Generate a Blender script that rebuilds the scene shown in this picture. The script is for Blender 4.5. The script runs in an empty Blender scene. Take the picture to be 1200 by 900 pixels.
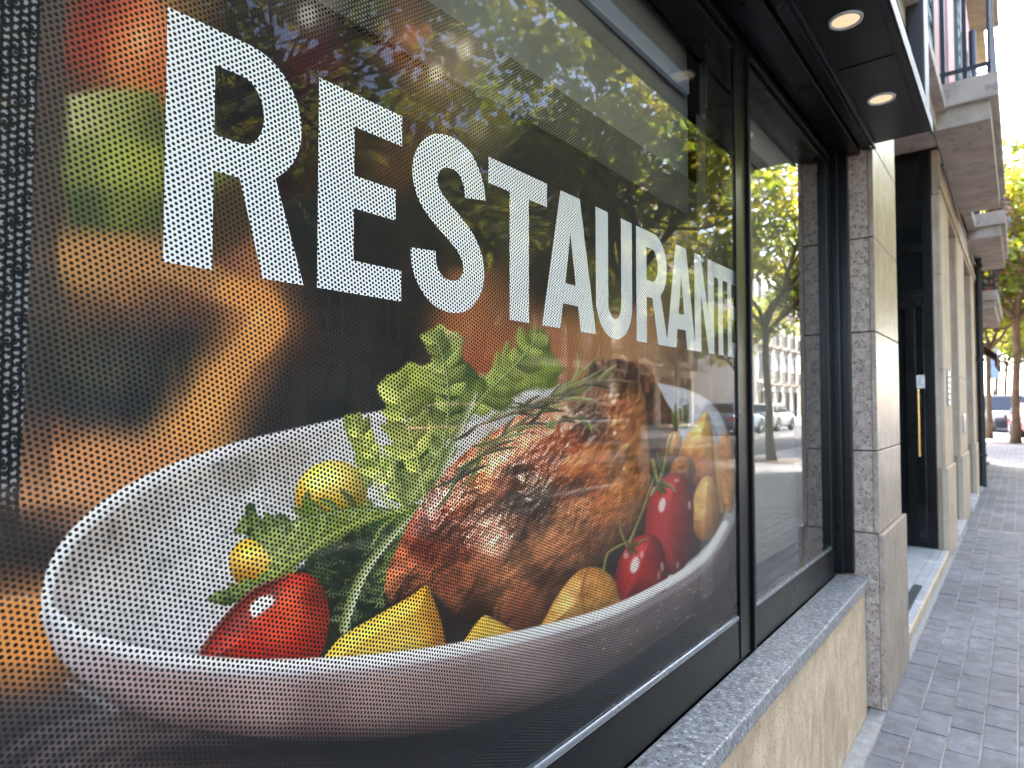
import bpy, bmesh, math, random
import numpy as np
from mathutils import Vector, Matrix

R_ = math.radians
scene = bpy.context.scene
random.seed(7)

# ---------------------------------------------------------------- camera, sky, sun, exposure
HC = 1.25                                   # camera height above the pavement
FPX, CX, CY = 750.0, 600.0, 450.0           # focal length and centre in photo pixels (1200 x 900)
YAW, PITCH = R_(38.4575), R_(1.9092)
cam_d = bpy.data.cameras.new('camera')
cam = bpy.data.objects.new('camera', cam_d)
scene.collection.objects.link(cam)
cam.location = (0, 0, HC)
cam.rotation_euler = (math.pi / 2 + PITCH, 0, YAW)
cam_d.sensor_width = 36.0
cam_d.lens = FPX / 1200 * 36.0
cam_d.clip_start = 0.02
cam_d.clip_end = 2000
cam_d.dof.use_dof = True
cam_d.dof.focus_distance = 0.85
cam_d.dof.aperture_fstop = 6.5
scene.camera = cam

SUN_AZ, SUN_EL = R_(31), R_(49)             # azimuth measured from +Y towards -X
w = bpy.data.worlds.new('World'); scene.world = w; w.use_nodes = True
wn = w.node_tree; wn.nodes.clear()
sky = wn.nodes.new('ShaderNodeTexSky'); sky.sky_type = 'NISHITA'; sky.sun_disc = False
sky.sun_elevation = SUN_EL; sky.sun_rotation = 2 * math.pi - SUN_AZ
sky.air_density = 0.75; sky.dust_density = 3.0; sky.ozone_density = 0.6
bg = wn.nodes.new('ShaderNodeBackground'); bg.inputs['Strength'].default_value = 0.15
wo = wn.nodes.new('ShaderNodeOutputWorld')
wn.links.new(sky.outputs[0], bg.inputs[0]); wn.links.new(bg.outputs[0], wo.inputs[0])
sd = bpy.data.lights.new('sun', 'SUN'); sd.energy = 2.3; sd.angle = R_(0.53); sd.color = (1.0, 0.94, 0.84)
sun = bpy.data.objects.new('sun', sd); scene.collection.objects.link(sun)
sv = Vector((-math.sin(SUN_AZ) * math.cos(SUN_EL), math.cos(SUN_AZ) * math.cos(SUN_EL), math.sin(SUN_EL)))
sun.rotation_euler = sv.to_track_quat('Z', 'Y').to_euler()
sun.location = sv * 60
scene.view_settings.view_transform = 'Standard'
scene.view_settings.look = 'None'
scene.view_settings.gamma = 1.0
scene.view_settings.exposure = 4.28
scene.view_settings.use_curve_mapping = False
scene.cycles.use_denoising = True
scene.cycles.filter_width = 1.2
scene.cycles.max_bounces = 10
scene.cycles.diffuse_bounces = 4
scene.cycles.glossy_bounces = 5
scene.cycles.transparent_max_bounces = 12
scene.cycles.caustics_reflective = False
scene.cycles.caustics_refractive = False
scene.cycles.sample_clamp_indirect = 8.0

# ---------------------------------------------------------------- helpers
def lin(c):
    """sRGB 0-255 triple -> linear"""
    o = []
    for v in c:
        v = v / 255.0
        o.append(v / 12.92 if v <= 0.04045 else ((v + 0.055) / 1.055) ** 2.4)
    return tuple(o)

def tag(o, label=None, cat=None, group=None, kind=None):
    if label: o['label'] = label
    if cat: o['category'] = cat
    if group: o['group'] = group
    if kind: o['kind'] = kind
    return o

def empty(name, loc=(0, 0, 0), rz=0.0):
    o = bpy.data.objects.new(name, None)
    scene.collection.objects.link(o)
    o.location = loc; o.rotation_euler = (0, 0, rz); o.empty_display_size = 0.2
    return o

def wmat(o):
    m = Matrix.LocRotScale(o.location, o.rotation_euler, o.scale)
    if o.parent: m = wmat(o.parent) @ o.matrix_parent_inverse @ m
    return m

class MB:
    """collects shapes and links them as ONE mesh object"""
    def __init__(self):
        self.v = []; self.f = []; self.mi = []
    def add(self, vs, fs, mi=0):
        n = len(self.v)
        self.v += [tuple(p) for p in vs]
        for f in fs:
            self.f.append(tuple(i + n for i in f)); self.mi.append(mi)
        return self
    def box(self, x0, x1, y0, y1, z0, z1, mi=0, b=0.0):
        if b <= 0:
            vs = [(x0,y0,z0),(x1,y0,z0),(x1,y1,z0),(x0,y1,z0),(x0,y0,z1),(x1,y0,z1),(x1,y1,z1),(x0,y1,z1)]
            return self.add(vs, [(0,3,2,1),(4,5,6,7),(0,1,5,4),(1,2,6,5),(2,3,7,6),(3,0,4,7)], mi)
        bm = bmesh.new(); bmesh.ops.create_cube(bm, size=1.0)
        for v in bm.verts:
            v.co = ((x0+x1)/2 + v.co.x*(x1-x0), (y0+y1)/2 + v.co.y*(y1-y0), (z0+z1)/2 + v.co.z*(z1-z0))
        bmesh.ops.bevel(bm, geom=bm.edges[:], offset=b, segments=2, affect='EDGES', profile=0.6)
        bm.verts.index_update()
        self.add([v.co for v in bm.verts], [[v.index for v in f.verts] for f in bm.faces], mi)
        bm.free(); return self
    def tube(self, pts, rads, n=8, mi=0, caps=True):
        rings = []
        pts = [Vector(p) for p in pts]
        for i, p in enumerate(pts):
            t = (pts[min(i+1, len(pts)-1)] - pts[max(i-1, 0)]).normalized()
            a = Vector((0,0,1)) if abs(t.z) < 0.9 else Vector((1,0,0))
            u = t.cross(a).normalized(); v = t.cross(u).normalized()
            rings.append([p + (u*math.cos(2*math.pi*k/n) + v*math.sin(2*math.pi*k/n))*rads[i] for k in range(n)])
        vs = [q for r in rings for q in r]; fs = []
        for i in range(len(rings)-1):
            for k in range(n):
                a = i*n+k; b_ = i*n+(k+1)%n
                fs.append((a, a+n, b_+n, b_))
        if caps:
            fs.append(tuple(range(n))); fs.append(tuple((len(rings)-1)*n + k for k in range(n-1, -1, -1)))
        return self.add(vs, fs, mi)
    def cyl(self, c, r, h, axis='z', n=24, mi=0, r2=None):
        c = Vector(c); d = {'x':Vector((1,0,0)),'y':Vector((0,1,0)),'z':Vector((0,0,1))}[axis]
        return self.tube([c, c + d*h], [r, r if r2 is None else r2], n, mi)
    def prism(self, poly, axis, a, b, mi=0):
        """poly = 2-D points in the plane normal to axis; x: (y,z)  y: (x,z)  z: (x,y)"""
        n = len(poly)
        def P(p, t):
            return {'x':(t,p[0],p[1]), 'y':(p[0],t,p[1]), 'z':(p[0],p[1],t)}[axis]
        vs = [P(p, a) for p in poly] + [P(p, b) for p in poly]
        fs = [tuple(range(n)), tuple(range(2*n-1, n-1, -1))] + [(i, i+n, (i+1)%n+n, (i+1)%n) for i in range(n)]
        return self.add(vs, fs, mi)
    def build(self, name, mat, parent=None, smooth=False, fix=True):
        me = bpy.data.meshes.new(name)
        me.from_pydata(self.v, [], self.f)
        if fix:
            bm = bmesh.new(); bm.from_mesh(me); bmesh.ops.recalc_face_normals(bm, faces=bm.faces); bm.to_mesh(me); bm.free()
        for m in (mat if isinstance(mat, (list, tuple)) else [mat]): me.materials.append(m)
        for p, i in zip(me.polygons, self.mi): p.material_index = i
        if smooth:
            for p in me.polygons: p.use_smooth = True
        o = bpy.data.objects.new(name, me); scene.collection.objects.link(o)
        if parent:
            o.parent = parent; o.matrix_parent_inverse = wmat(parent).inverted()
        return o

def box(name, mat, parent, x0, x1, y0, y1, z0, z1, b=0.0):
    return MB().box(x0, x1, y0, y1, z0, z1, 0, b).build(name, mat, parent)

def inst(me, name, parent, loc, mat=None, rz=0.0):
    o = bpy.data.objects.new(name, me); scene.collection.objects.link(o)
    o.location = loc; o.rotation_euler = (0, 0, rz)
    if parent:
        o.parent = parent; o.matrix_parent_inverse = wmat(parent).inverted()
    return o

def copy_tree(o, parent=None):
    c = o.copy(); scene.collection.objects.link(c)
    if parent: c.parent = parent
    for ch in o.children: copy_tree(ch, c)
    return c

# ---------------------------------------------------------------- materials
def mat(name, col, rough=0.6, metal=0.0, spec=0.5, var=0.0, scale=6.0, col2=None, detail=6.0, bump=0.0, bscale=None,
        spots=None, coat=0.0, emis=None, estr=0.0, stretch=None, stain=0.0):
    m = bpy.data.materials.new(name); m.use_nodes = True
    nt = m.node_tree; b = nt.nodes['Principled BSDF']
    b.inputs['Roughness'].default_value = rough; b.inputs['Metallic'].default_value = metal
    b.inputs['Specular IOR Level'].default_value = spec
    b.inputs['Coat Weight'].default_value = coat; b.inputs['Coat Roughness'].default_value = 0.05
    b.inputs['Base Color'].default_value = (*col, 1)
    N = nt.nodes.new; L = nt.links.new
    tc = N('ShaderNodeTexCoord'); src = tc.outputs['Object']
    if stretch:
        mp = N('ShaderNodeMapping'); mp.inputs['Scale'].default_value = stretch
        L(src, mp.inputs[0]); src = mp.outputs[0]
    out = None
    if var > 0 or col2:
        nz = N('ShaderNodeTexNoise'); nz.inputs['Scale'].default_value = scale; nz.inputs['Detail'].default_value = detail
        nz.inputs['Roughness'].default_value = 0.62
        L(src, nz.inputs['Vector'])
        rp = N('ShaderNodeValToRGB')
        c2 = col2 if col2 else tuple(max(0, c*(1+var)) for c in col)
        c1 = col if col2 else tuple(c*(1-var) for c in col)
        rp.color_ramp.elements[0].color = (*c1, 1); rp.color_ramp.elements[1].color = (*c2, 1)
        rp.color_ramp.elements[0].position = 0.34; rp.color_ramp.elements[1].position = 0.66
        L(nz.outputs['Fac'], rp.inputs[0]); out = rp.outputs[0]
    if spots:
        for (sc_, thr, sc_col, amt) in spots:
            vz = N('ShaderNodeTexNoise'); vz.inputs['Scale'].default_value = sc_; vz.inputs['Detail'].default_value = 2.5
            L(src, vz.inputs['Vector'])
            mr = N('ShaderNodeMapRange'); mr.inputs['From Min'].default_value = thr; mr.inputs['From Max'].default_value = thr + 0.05
            mr.inputs['To Max'].default_value = amt
            L(vz.outputs['Fac'], mr.inputs['Value'])
            mx = N('ShaderNodeMix'); mx.data_type = 'RGBA'
            L(mr.outputs[0], mx.inputs['Factor'])
            if out: L(out, mx.inputs[6])
            else: mx.inputs[6].default_value = (*col, 1)
            mx.inputs[7].default_value = (*sc_col, 1)
            out = mx.outputs[2]
    if out: L(out, b.inputs['Base Color'])
    if stain > 0:
        rz = N('ShaderNodeTexNoise'); rz.inputs['Scale'].default_value = scale * 0.7; rz.inputs['Detail'].default_value = 4
        L(src, rz.inputs['Vector'])
        mr = N('ShaderNodeMapRange'); mr.inputs['To Min'].default_value = max(0.02, rough - stain); mr.inputs['To Max'].default_value = min(1, rough + stain)
        L(rz.outputs['Fac'], mr.inputs['Value']); L(mr.outputs[0], b.inputs['Roughness'])
    if bump > 0:
        bz = N('ShaderNodeTexNoise'); bz.inputs['Scale'].default_value = bscale or scale * 4; bz.inputs['Detail'].default_value = 5
        L(src, bz.inputs['Vector'])
        bp = N('ShaderNodeBump'); bp.inputs['Strength'].default_value = bump; bp.inputs['Distance'].default_value = 0.01
        L(bz.outputs['Fac'], bp.inputs['Height']); L(bp.outputs[0], b.inputs['Normal'])
    if emis:
        b.inputs['Emission Color'].default_value = (*emis, 1); b.inputs['Emission Strength'].default_value = estr
    return m

def glass_pane_mats(double=True):
    """front: clear float glass, reflection by Schlick (both faces of the pane counted), no refraction; back: clear"""
    m = bpy.data.materials.new('pane_glass'); m.use_nodes = True
    nt = m.node_tree; nt.nodes.clear(); N = nt.nodes.new; L = nt.links.new
    ge = N('ShaderNodeNewGeometry')
    d = N('ShaderNodeVectorMath'); d.operation = 'DOT_PRODUCT'
    L(ge.outputs['Normal'], d.inputs[0]); L(ge.outputs['Incoming'], d.inputs[1])
    def M(op, a, b=None):
        n = N('ShaderNodeMath'); n.operation = op
        for i, q in enumerate((a, b)):
            if q is None: continue
            if isinstance(q, (int, float)): n.inputs[i].default_value = q
            else: L(q, n.inputs[i])
        return n.outputs[0]
    c = M('ABSOLUTE', d.outputs['Value'])
    p = M('POWER', M('SUBTRACT', 1.0, c), 5.0)
    f0 = 0.043 if double else 0.02             # the poster pane is low-reflection shop glass
    r = M('ADD', M('MULTIPLY', p, 1 - f0), f0)
    fac = M('DIVIDE', M('MULTIPLY', r, 2.0), M('ADD', r, 1.0)) if double else r
    tr = N('ShaderNodeBsdfTransparent'); tr.inputs[0].default_value = (0.975, 0.985, 0.978, 1)
    gl = N('ShaderNodeBsdfGlossy'); gl.inputs['Roughness'].default_value = 0.0
    mx = N('ShaderNodeMixShader'); L(fac, mx.inputs[0]); L(tr.outputs[0], mx.inputs[1]); L(gl.outputs[0], mx.inputs[2])
    o = N('ShaderNodeOutputMaterial'); L(mx.outputs[0], o.inputs[0])
    m2 = bpy.data.materials.new('pane_clear'); m2.use_nodes = True
    n2 = m2.node_tree; n2.nodes.clear()
    t2 = n2.nodes.new('ShaderNodeBsdfTransparent'); o2 = n2.nodes.new('ShaderNodeOutputMaterial')
    n2.links.new(t2.outputs[0], o2.inputs[0])
    return [m, m2]

GLASS = glass_pane_mats(); GLASS_FILM = glass_pane_mats(False)    # behind the film no second face reflects
PITCHM = 0.0054                               # hole spacing of the perforated film

def film_mat(name, attr=None, col=(0.8, 0.8, 0.8)):
    m = bpy.data.materials.new(name); m.use_nodes = True
    nt = m.node_tree; N = nt.nodes.new; L = nt.links.new
    b = nt.nodes['Principled BSDF']; out = nt.nodes['Material Output']
    b.inputs['Roughness'].default_value = 0.55; b.inputs['Specular IOR Level'].default_value = 0.15
    def M(op, a, b_=None):
        n = N('ShaderNodeMath'); n.operation = op
        for i, q in enumerate((a, b_)):
            if q is None: continue
            if isinstance(q, (int, float)): n.inputs[i].default_value = q
            else: L(q, n.inputs[i])
        return n.outputs[0]
    tc = N('ShaderNodeTexCoord'); sp = N('ShaderNodeSeparateXYZ')
    # slight wander of the punched rows
    nz = N('ShaderNodeTexNoise'); nz.inputs['Scale'].default_value = 60.0; nz.inputs['Detail'].default_value = 1.0
    L(tc.outputs['Object'], nz.inputs['Vector'])
    vm = N('ShaderNodeVectorMath'); vm.operation = 'MULTIPLY_ADD'
    L(nz.outputs['Color'], vm.inputs[0]); vm.inputs[1].default_value = (0.0012,)*3
    L(tc.outputs['Object'], vm.inputs[2]); L(vm.outputs[0], sp.inputs[0])
    ca, sa = math.cos(R_(8)), math.sin(R_(8))
    yy = M('ADD', M('MULTIPLY', sp.outputs['Y'], ca), M('MULTIPLY', sp.outputs['Z'], sa))
    zz = M('SUBTRACT', M('MULTIPLY', sp.outputs['Z'], ca), M('MULTIPLY', sp.outputs['Y'], sa))
    s3 = math.sqrt(3)
    a = M('MULTIPLY', yy, 1 / (s3 * PITCHM)); c = M('MULTIPLY', zz, 1 / PITCHM)
    def lat(a, c):
        fa = M('MULTIPLY', M('SUBTRACT', M('FRACT', a), 0.5), s3); fc = M('SUBTRACT', M('FRACT', c), 0.5)
        return M('SQRT', M('ADD', M('MULTIPLY', fa, fa), M('MULTIPLY', fc, fc)))
    d = M('MINIMUM', lat(M('ADD', a, 100.0), M('ADD', c, 100.0)), lat(M('ADD', a, 100.5), M('ADD', c, 100.5)))
    nr = N('ShaderNodeTexNoise'); nr.inputs['Scale'].default_value = 260.0; nr.inputs['Detail'].default_value = 0
    L(tc.outputs['Object'], nr.inputs['Vector'])
    rad = M('ADD', M('MULTIPLY', nr.outputs['Fac'], 0.08), 0.256)
    hole = N('ShaderNodeMapRange'); L(M('SUBTRACT', rad, d), hole.inputs['Value'])
    hole.inputs['From Min'].default_value = -0.02; hole.inputs['From Max'].default_value = 0.02
    tr = N('ShaderNodeBsdfTransparent')
    mx = N('ShaderNodeMixShader'); L(hole.outputs[0], mx.inputs[0]); L(b.outputs[0], mx.inputs[1]); L(tr.outputs[0], mx.inputs[2])
    L(mx.outputs[0], out.inputs['Surface'])
    if attr:
        at = N('ShaderNodeAttribute'); at.attribute_name = attr
        L(at.outputs['Color'], b.inputs['Base Color'])
    else: b.inputs['Base Color'].default_value = (*col, 1)
    return m

M = dict(
    black=mat('black_metal', (0.003, 0.003, 0.0033), 0.3, 0.0, 0.25, stain=0.1, scale=9, bump=0.02, bscale=400),
    frame=mat('frame_metal', (0.0045, 0.0047, 0.0052), 0.3, 0.0, 0.2, stain=0.08, scale=12, bump=0.02, bscale=300),
    soffit=mat('soffit_metal', (0.0045, 0.0043, 0.0042), 0.36, 0.0, 0.28, stain=0.06, scale=3),
    fascia=mat('fascia_metal', (0.006, 0.006, 0.0065), 0.45, 0.0, 0.2, stain=0.04),
    bead=mat('aluminium_bead', (0.30, 0.33, 0.36), 0.25, 0.7, 0.5, stain=0.1, scale=20),
    sill=mat('grey_granite', (0.15, 0.15, 0.155), 0.34, 0, 0.5, col2=(0.36, 0.36, 0.375), scale=55, detail=8, stain=0.12,
             spots=[(130, 0.58, (0.05, 0.05, 0.055), 0.75), (110, 0.61, (0.66, 0.66, 0.68), 0.7)], bump=0.06, bscale=300),
    plinth=mat('beige_stone', (0.50, 0.37, 0.255), 0.7, 0, 0.3, col2=(0.70, 0.545, 0.40), scale=11, detail=10, stretch=(1, 1.7, 0.9),
               spots=[(120, 0.585, (0.24, 0.17, 0.115), 0.6), (95, 0.63, (0.74, 0.64, 0.52), 0.55), (30, 0.66, (0.28, 0.2, 0.13), 0.5), (3.2, 0.60, (0.34, 0.25, 0.17), 0.4)], bump=0.14, bscale=120),
    granite=mat('rough_granite', (0.27, 0.197, 0.152), 0.62, 0, 0.35, col2=(0.50, 0.39, 0.31), scale=24, detail=9,
                spots=[(95, 0.575, (0.075, 0.052, 0.04), 0.7), (55, 0.64, (0.07, 0.046, 0.034), 0.7), (120, 0.61, (0.58, 0.48, 0.41), 0.65)], bump=0.12, bscale=150),
    polished=mat('polished_stone', (0.29, 0.225, 0.17), 0.34, 0, 0.22, col2=(0.45, 0.36, 0.285), scale=16, detail=10, stain=0.08,
                 spots=[(80, 0.585, (0.17, 0.125, 0.09), 0.65), (60, 0.64, (0.58, 0.5, 0.42), 0.5), (5, 0.6, (0.24, 0.19, 0.145), 0.5)], bump=0.03, bscale=90, stretch=(1, 1, 0.6)),
    beige=mat('beige_limestone', (0.45, 0.345, 0.25), 0.65, 0, 0.3, col2=(0.58, 0.465, 0.355), scale=5, detail=9,
              spots=[(110, 0.63, (0.26, 0.19, 0.13), 0.5)], bump=0.08, bscale=90),
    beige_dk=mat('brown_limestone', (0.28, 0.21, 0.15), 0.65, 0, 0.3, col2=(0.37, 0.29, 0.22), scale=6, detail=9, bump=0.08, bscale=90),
    balcony=mat('weathered_render', (0.36, 0.30, 0.25), 0.75, 0, 0.25, col2=(0.52, 0.46, 0.40), scale=4, detail=8, spots=[(9, 0.62, (0.2, 0.17, 0.15), 0.5)], bump=0.06, bscale=60),
    pink=mat('pink_plaster', (0.50, 0.27, 0.215), 0.8, 0, 0.2, col2=(0.58, 0.34, 0.275), scale=3, detail=8, bump=0.06, bscale=80),
    cream=mat('cream_plaster', (0.56, 0.45, 0.31), 0.85, 0, 0.2, col2=(0.68, 0.57, 0.42), scale=2, detail=8, bump=0.05, bscale=60),
    umber=mat('umber_plaster', (0.15, 0.10, 0.065), 0.85, 0, 0.2, col2=(0.20, 0.14, 0.095), scale=2, detail=8, bump=0.05, bscale=60),
    slate_pl=mat('slate_plaster', (0.12, 0.115, 0.11), 0.85, 0, 0.2, col2=(0.17, 0.16, 0.15), scale=2, detail=8, bump=0.05, bscale=60),
    ochre=mat('ochre_plaster', (0.52, 0.36, 0.20), 0.85, 0, 0.2, col2=(0.62, 0.46, 0.28), scale=2, detail=8, bump=0.05, bscale=60),
    white_pl=mat('pale_plaster', (0.62, 0.58, 0.5), 0.85, 0, 0.2, col2=(0.74, 0.70, 0.63), scale=2, detail=8, bump=0.05, bscale=60),
    rust=mat('brick_plaster', (0.44, 0.24, 0.16), 0.85, 0, 0.2, col2=(0.54, 0.33, 0.23), scale=2, detail=8, bump=0.05, bscale=60),
    iron=mat('dark_iron', (0.02, 0.022, 0.026), 0.45, 0.2, 0.5, var=0.3, scale=30),
    duct=mat('grey_duct_paint', (0.03, 0.027, 0.03), 0.45, 0, 0.45, var=0.15, scale=12),
    brass=mat('brass', (0.62, 0.40, 0.16), 0.25, 0.9, 0.5, var=0.12, scale=30),
    white=mat('white_enamel', (0.72, 0.72, 0.70), 0.45, 0, 0.4, var=0.06, scale=20),
    wood=mat('green_shutter', (0.07, 0.11, 0.085), 0.6, 0, 0.3, var=0.2, scale=8),
    wood2=mat('brown_shutter', (0.15, 0.085, 0.05), 0.6, 0, 0.3, var=0.2, scale=8),
    winglass=mat('window_glass', (0.008, 0.010, 0.011), 0.03, 0, 0.5),
    dark=mat('dark_interior', (0.02, 0.019, 0.018), 0.8, 0, 0.2, var=0.3, scale=2),
    backing=mat('dark_room_charcoal', (0.03, 0.029, 0.028), 0.9, 0, 0.1, var=0.15, scale=3),
    blind=mat('olive_grey_blind', (0.22, 0.22, 0.185), 0.85, 0, 0.15, var=0.06, scale=4),
    blind2=mat('pale_blind_rail', (0.42, 0.48, 0.55), 0.35, 0.2, 0.5, var=0.05, scale=4),
    asphalt=mat('asphalt', (0.05, 0.05, 0.052), 0.85, 0, 0.3, col2=(0.075, 0.074, 0.075), scale=14, detail=10, spots=[(220, 0.6, (0.12, 0.12, 0.12), 0.5)], bump=0.15, bscale=260),
    kerb=mat('kerb_granite', (0.24, 0.235, 0.23), 0.75, 0, 0.3, col2=(0.34, 0.335, 0.33), scale=30, bump=0.1, bscale=120),
    joint=mat('paver_joint_sand', (0.19, 0.18, 0.17), 0.95, 0, 0.1, col2=(0.40, 0.38, 0.355), scale=7, detail=8, bump=0.2, bscale=200),
    tile_l=mat('pale_floor_tile', (0.44, 0.45, 0.47), 0.25, 0, 0.5, col2=(0.54, 0.55, 0.57), scale=6, stain=0.08),
    tile_d=mat('slate_floor_tile', (0.05, 0.058, 0.068), 0.3, 0, 0.5, col2=(0.085, 0.095, 0.105), scale=8, stain=0.1),
    tile_m=mat('grey_floor_tile', (0.17, 0.17, 0.18), 0.35, 0, 0.5, col2=(0.24, 0.24, 0.25), scale=8, stain=0.1),
    bark=mat('plane_bark', (0.085, 0.062, 0.044), 0.9, 0, 0.2, col2=(0.21, 0.165, 0.12), scale=5, detail=6, bump=0.3, bscale=20, stretch=(1, 1, 0.5)),
    awning=mat('dark_red_awning', (0.045, 0.006, 0.007), 0.8, 0, 0.2, var=0.2, scale=4),
    sign_blue=mat('pale_blue_sign', (0.22, 0.28, 0.36), 0.5, 0, 0.4, var=0.05),
    red=mat('red_panel', (0.55, 0.03, 0.02), 0.4, 0, 0.4, var=0.05),
)

def paver_mat():
    m = mat('grey_paver', (0.122, 0.123, 0.137), 0.72, 0, 0.35, col2=(0.195, 0.196, 0.216), scale=16, detail=9,
            spots=[(170, 0.60, (0.10, 0.10, 0.11), 0.6), (60, 0.66, (0.36, 0.355, 0.35), 0.5)], bump=0.14, bscale=180, stain=0.12)
    nt = m.node_tree; b = nt.nodes['Principled BSDF']
    lk = b.inputs['Base Color'].links[0]; src = lk.from_socket
    ge = nt.nodes.new('ShaderNodeNewGeometry')          # world position, so that no two pavers look alike
    for l_ in list(nt.links):
        if l_.from_node.type == 'TEX_COORD': nt.links.new(ge.outputs['Position'], l_.to_socket)
    sn = nt.nodes.new('ShaderNodeTexNoise'); sn.inputs['Scale'].default_value = 1.6; sn.inputs['Detail'].default_value = 7; sn.inputs['Roughness'].default_value = 0.65
    nt.links.new(ge.outputs['Position'], sn.inputs['Vector'])
    sm = nt.nodes.new('ShaderNodeMapRange'); sm.inputs['From Min'].default_value = 0.32; sm.inputs['From Max'].default_value = 0.68; sm.inputs['To Min'].default_value = 0.72; sm.inputs['To Max'].default_value = 1.25
    nt.links.new(sn.outputs['Fac'], sm.inputs['Value'])
    mm = nt.nodes.new('ShaderNodeMix'); mm.data_type = 'RGBA'; mm.blend_type = 'MULTIPLY'; mm.inputs['Factor'].default_value = 1.0
    nt.links.new(src, mm.inputs[6]); nt.links.new(sm.outputs[0], mm.inputs[7]); src = mm.outputs[2]
    oi = nt.nodes.new('ShaderNodeObjectInfo'); hs = nt.nodes.new('ShaderNodeHueSaturation')
    mr = nt.nodes.new('ShaderNodeMapRange'); mr.inputs['To Min'].default_value = 0.88; mr.inputs['To Max'].default_value = 1.1
    nt.links.new(oi.outputs['Random'], mr.inputs['Value']); nt.links.new(mr.outputs[0], hs.inputs['Value'])
    nt.links.new(src, hs.inputs['Color']); nt.links.new(hs.outputs[0], b.inputs['Base Color'])
    return m
M['paver'] = paver_mat()

def leaf_mat(name, d, t):
    m = bpy.data.materials.new(name); m.use_nodes = True
    nt = m.node_tree; nt.nodes.clear(); N = nt.nodes.new; L = nt.links.new
    at = N('ShaderNodeAttribute'); at.attribute_name = 'tint'
    def mulc(c):
        mx = N('ShaderNodeMix'); mx.data_type = 'RGBA'; mx.blend_type = 'MULTIPLY'; mx.inputs['Factor'].default_value = 1
        L(at.outputs['Color'], mx.inputs[6]); mx.inputs[7].default_value = (*c, 1); return mx.outputs[2]
    df = N('ShaderNodeBsdfPrincipled'); df.inputs['Roughness'].default_value = 0.45; df.inputs['Specular IOR Level'].default_value = 0.35
    L(mulc(d), df.inputs['Base Color'])
    tr = N('ShaderNodeBsdfTranslucent'); L(mulc(t), tr.inputs[0])
    mx = N('ShaderNodeMixShader'); mx.inputs[0].default_value = 0.45
    o = N('ShaderNodeOutputMaterial'); L(df.outputs[0], mx.inputs[1]); L(tr.outputs[0], mx.inputs[2]); L(mx.outputs[0], o.inputs[0])
    return m
M['leaf'] = leaf_mat('plane_leaf', (0.12, 0.15, 0.028), (0.46, 0.50, 0.06))

# ---------------------------------------------------------------- ground, pavement, road
def sheet(name, m, x0, x1, y0, y1, z, kind='structure'):
    o = MB().add([(x0,y0,z),(x1,y0,z),(x1,y1,z),(x0,y1,z)], [(0,1,2,3)]).build(name, m, fix=False)
    return tag(o, kind=kind)

PW, PL, JT = 0.1045, 0.2085, 0.006           # paver width (across), length (along the street), joint
PX0, PY0 = -0.452, 0.60
PNX, PNY = 20, 36                            # the built field
def brick_far():
    m = bpy.data.materials.new('paving_far'); m.use_nodes = True
    nt = m.node_tree; b = nt.nodes['Principled BSDF']; N = nt.nodes.new; L = nt.links.new
    tc = N('ShaderNodeTexCoord'); mp = N('ShaderNodeMapping')
    mp.inputs['Rotation'].default_value = (0, 0, math.pi/2); mp.inputs['Location'].default_value = (PY0, PX0, 0)
    br = N('ShaderNodeTexBrick'); br.inputs['Scale'].default_value = 1.0
    br.inputs['Brick Width'].default_value = PL; br.inputs['Row Height'].default_value = PW; br.inputs['Mortar Size'].default_value = 0.004
    br.inputs['Color1'].default_value = (0.11, 0.11, 0.12, 1); br.inputs['Color2'].default_value = (0.165, 0.165, 0.178, 1)
    br.inputs['Mortar'].default_value = (0.24, 0.23, 0.225, 1)
    nz = N('ShaderNodeTexNoise'); nz.inputs['Scale'].default_value = 1.7; nz.inputs['Detail'].default_value = 9
    mx = N('ShaderNodeMix'); mx.data_type = 'RGBA'; mx.blend_type = 'OVERLAY'; mx.inputs['Factor'].default_value = 0.6
    L(tc.outputs['Object'], mp.inputs[0]); L(mp.outputs[0], br.inputs[0]); L(tc.outputs['Object'], nz.inputs['Vector'])
    L(br.outputs['Color'], mx.inputs[6]); L(nz.outputs['Fac'], mx.inputs[7]); L(mx.outputs[2], b.inputs['Base Color'])
    b.inputs['Roughness'].default_value = 0.75
    bp = N('ShaderNodeBump'); bp.inputs['Strength'].default_value = 0.25; bp.inputs['Distance'].default_value = 0.01; L(nz.outputs['Fac'], bp.inputs['Height']); L(bp.outputs[0], b.inputs['Normal'])
    return m
M['paving'] = brick_far()

sheet('ground', mat('ground_earth', (0.16, 0.15, 0.14), 0.95, var=0.2, scale=0.5), -400, 400, -400, 400, -0.17)
tag(box('road', M['asphalt'], None, 3.95, 10.55, -40, 160, -0.3, -0.12), kind='structure')
tag(box('side_street', M['asphalt'], None, -60, 3.945, 31.0, 48.0, -0.3, -0.121), kind='structure')
XE, YE = PX0 + PNX*PW, PY0 + PNY*PL
pv = MB()
pv.box(-0.56, XE, PY0, YE, -0.16, -0.0048, 0)
pv.box(XE, 3.80, -40, 31.0, -0.16, -0.001, 1)
pv.box(-0.56, XE, -40, PY0, -0.16, -0.001, 1)
pv.box(-0.56, XE, YE, 31.0, -0.16, -0.001, 1)
pv.box(-30, -0.56, 17.7, 31.0, -0.16, -0.001, 1)
pavement = tag(pv.build('pavement', [M['joint'], M['paving']]), kind='structure')
pvb = MB(); pvb.box(10.7, 14.6, -40, 160, -0.16, 0); pvb.box(-60, 3.8, 48.15, 160, -0.16, 0)
tag(pvb.build('far_pavement', M['paving']), kind='structure')
kb = MB()
for i in range(72):
    y = -40 + i*1.0
    if y < 31: kb.box(3.806, 3.95, y + 0.004, y + 0.996, -0.2, 0.004, 0, 0.012 if -6 < y < 26 else 0)
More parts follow.
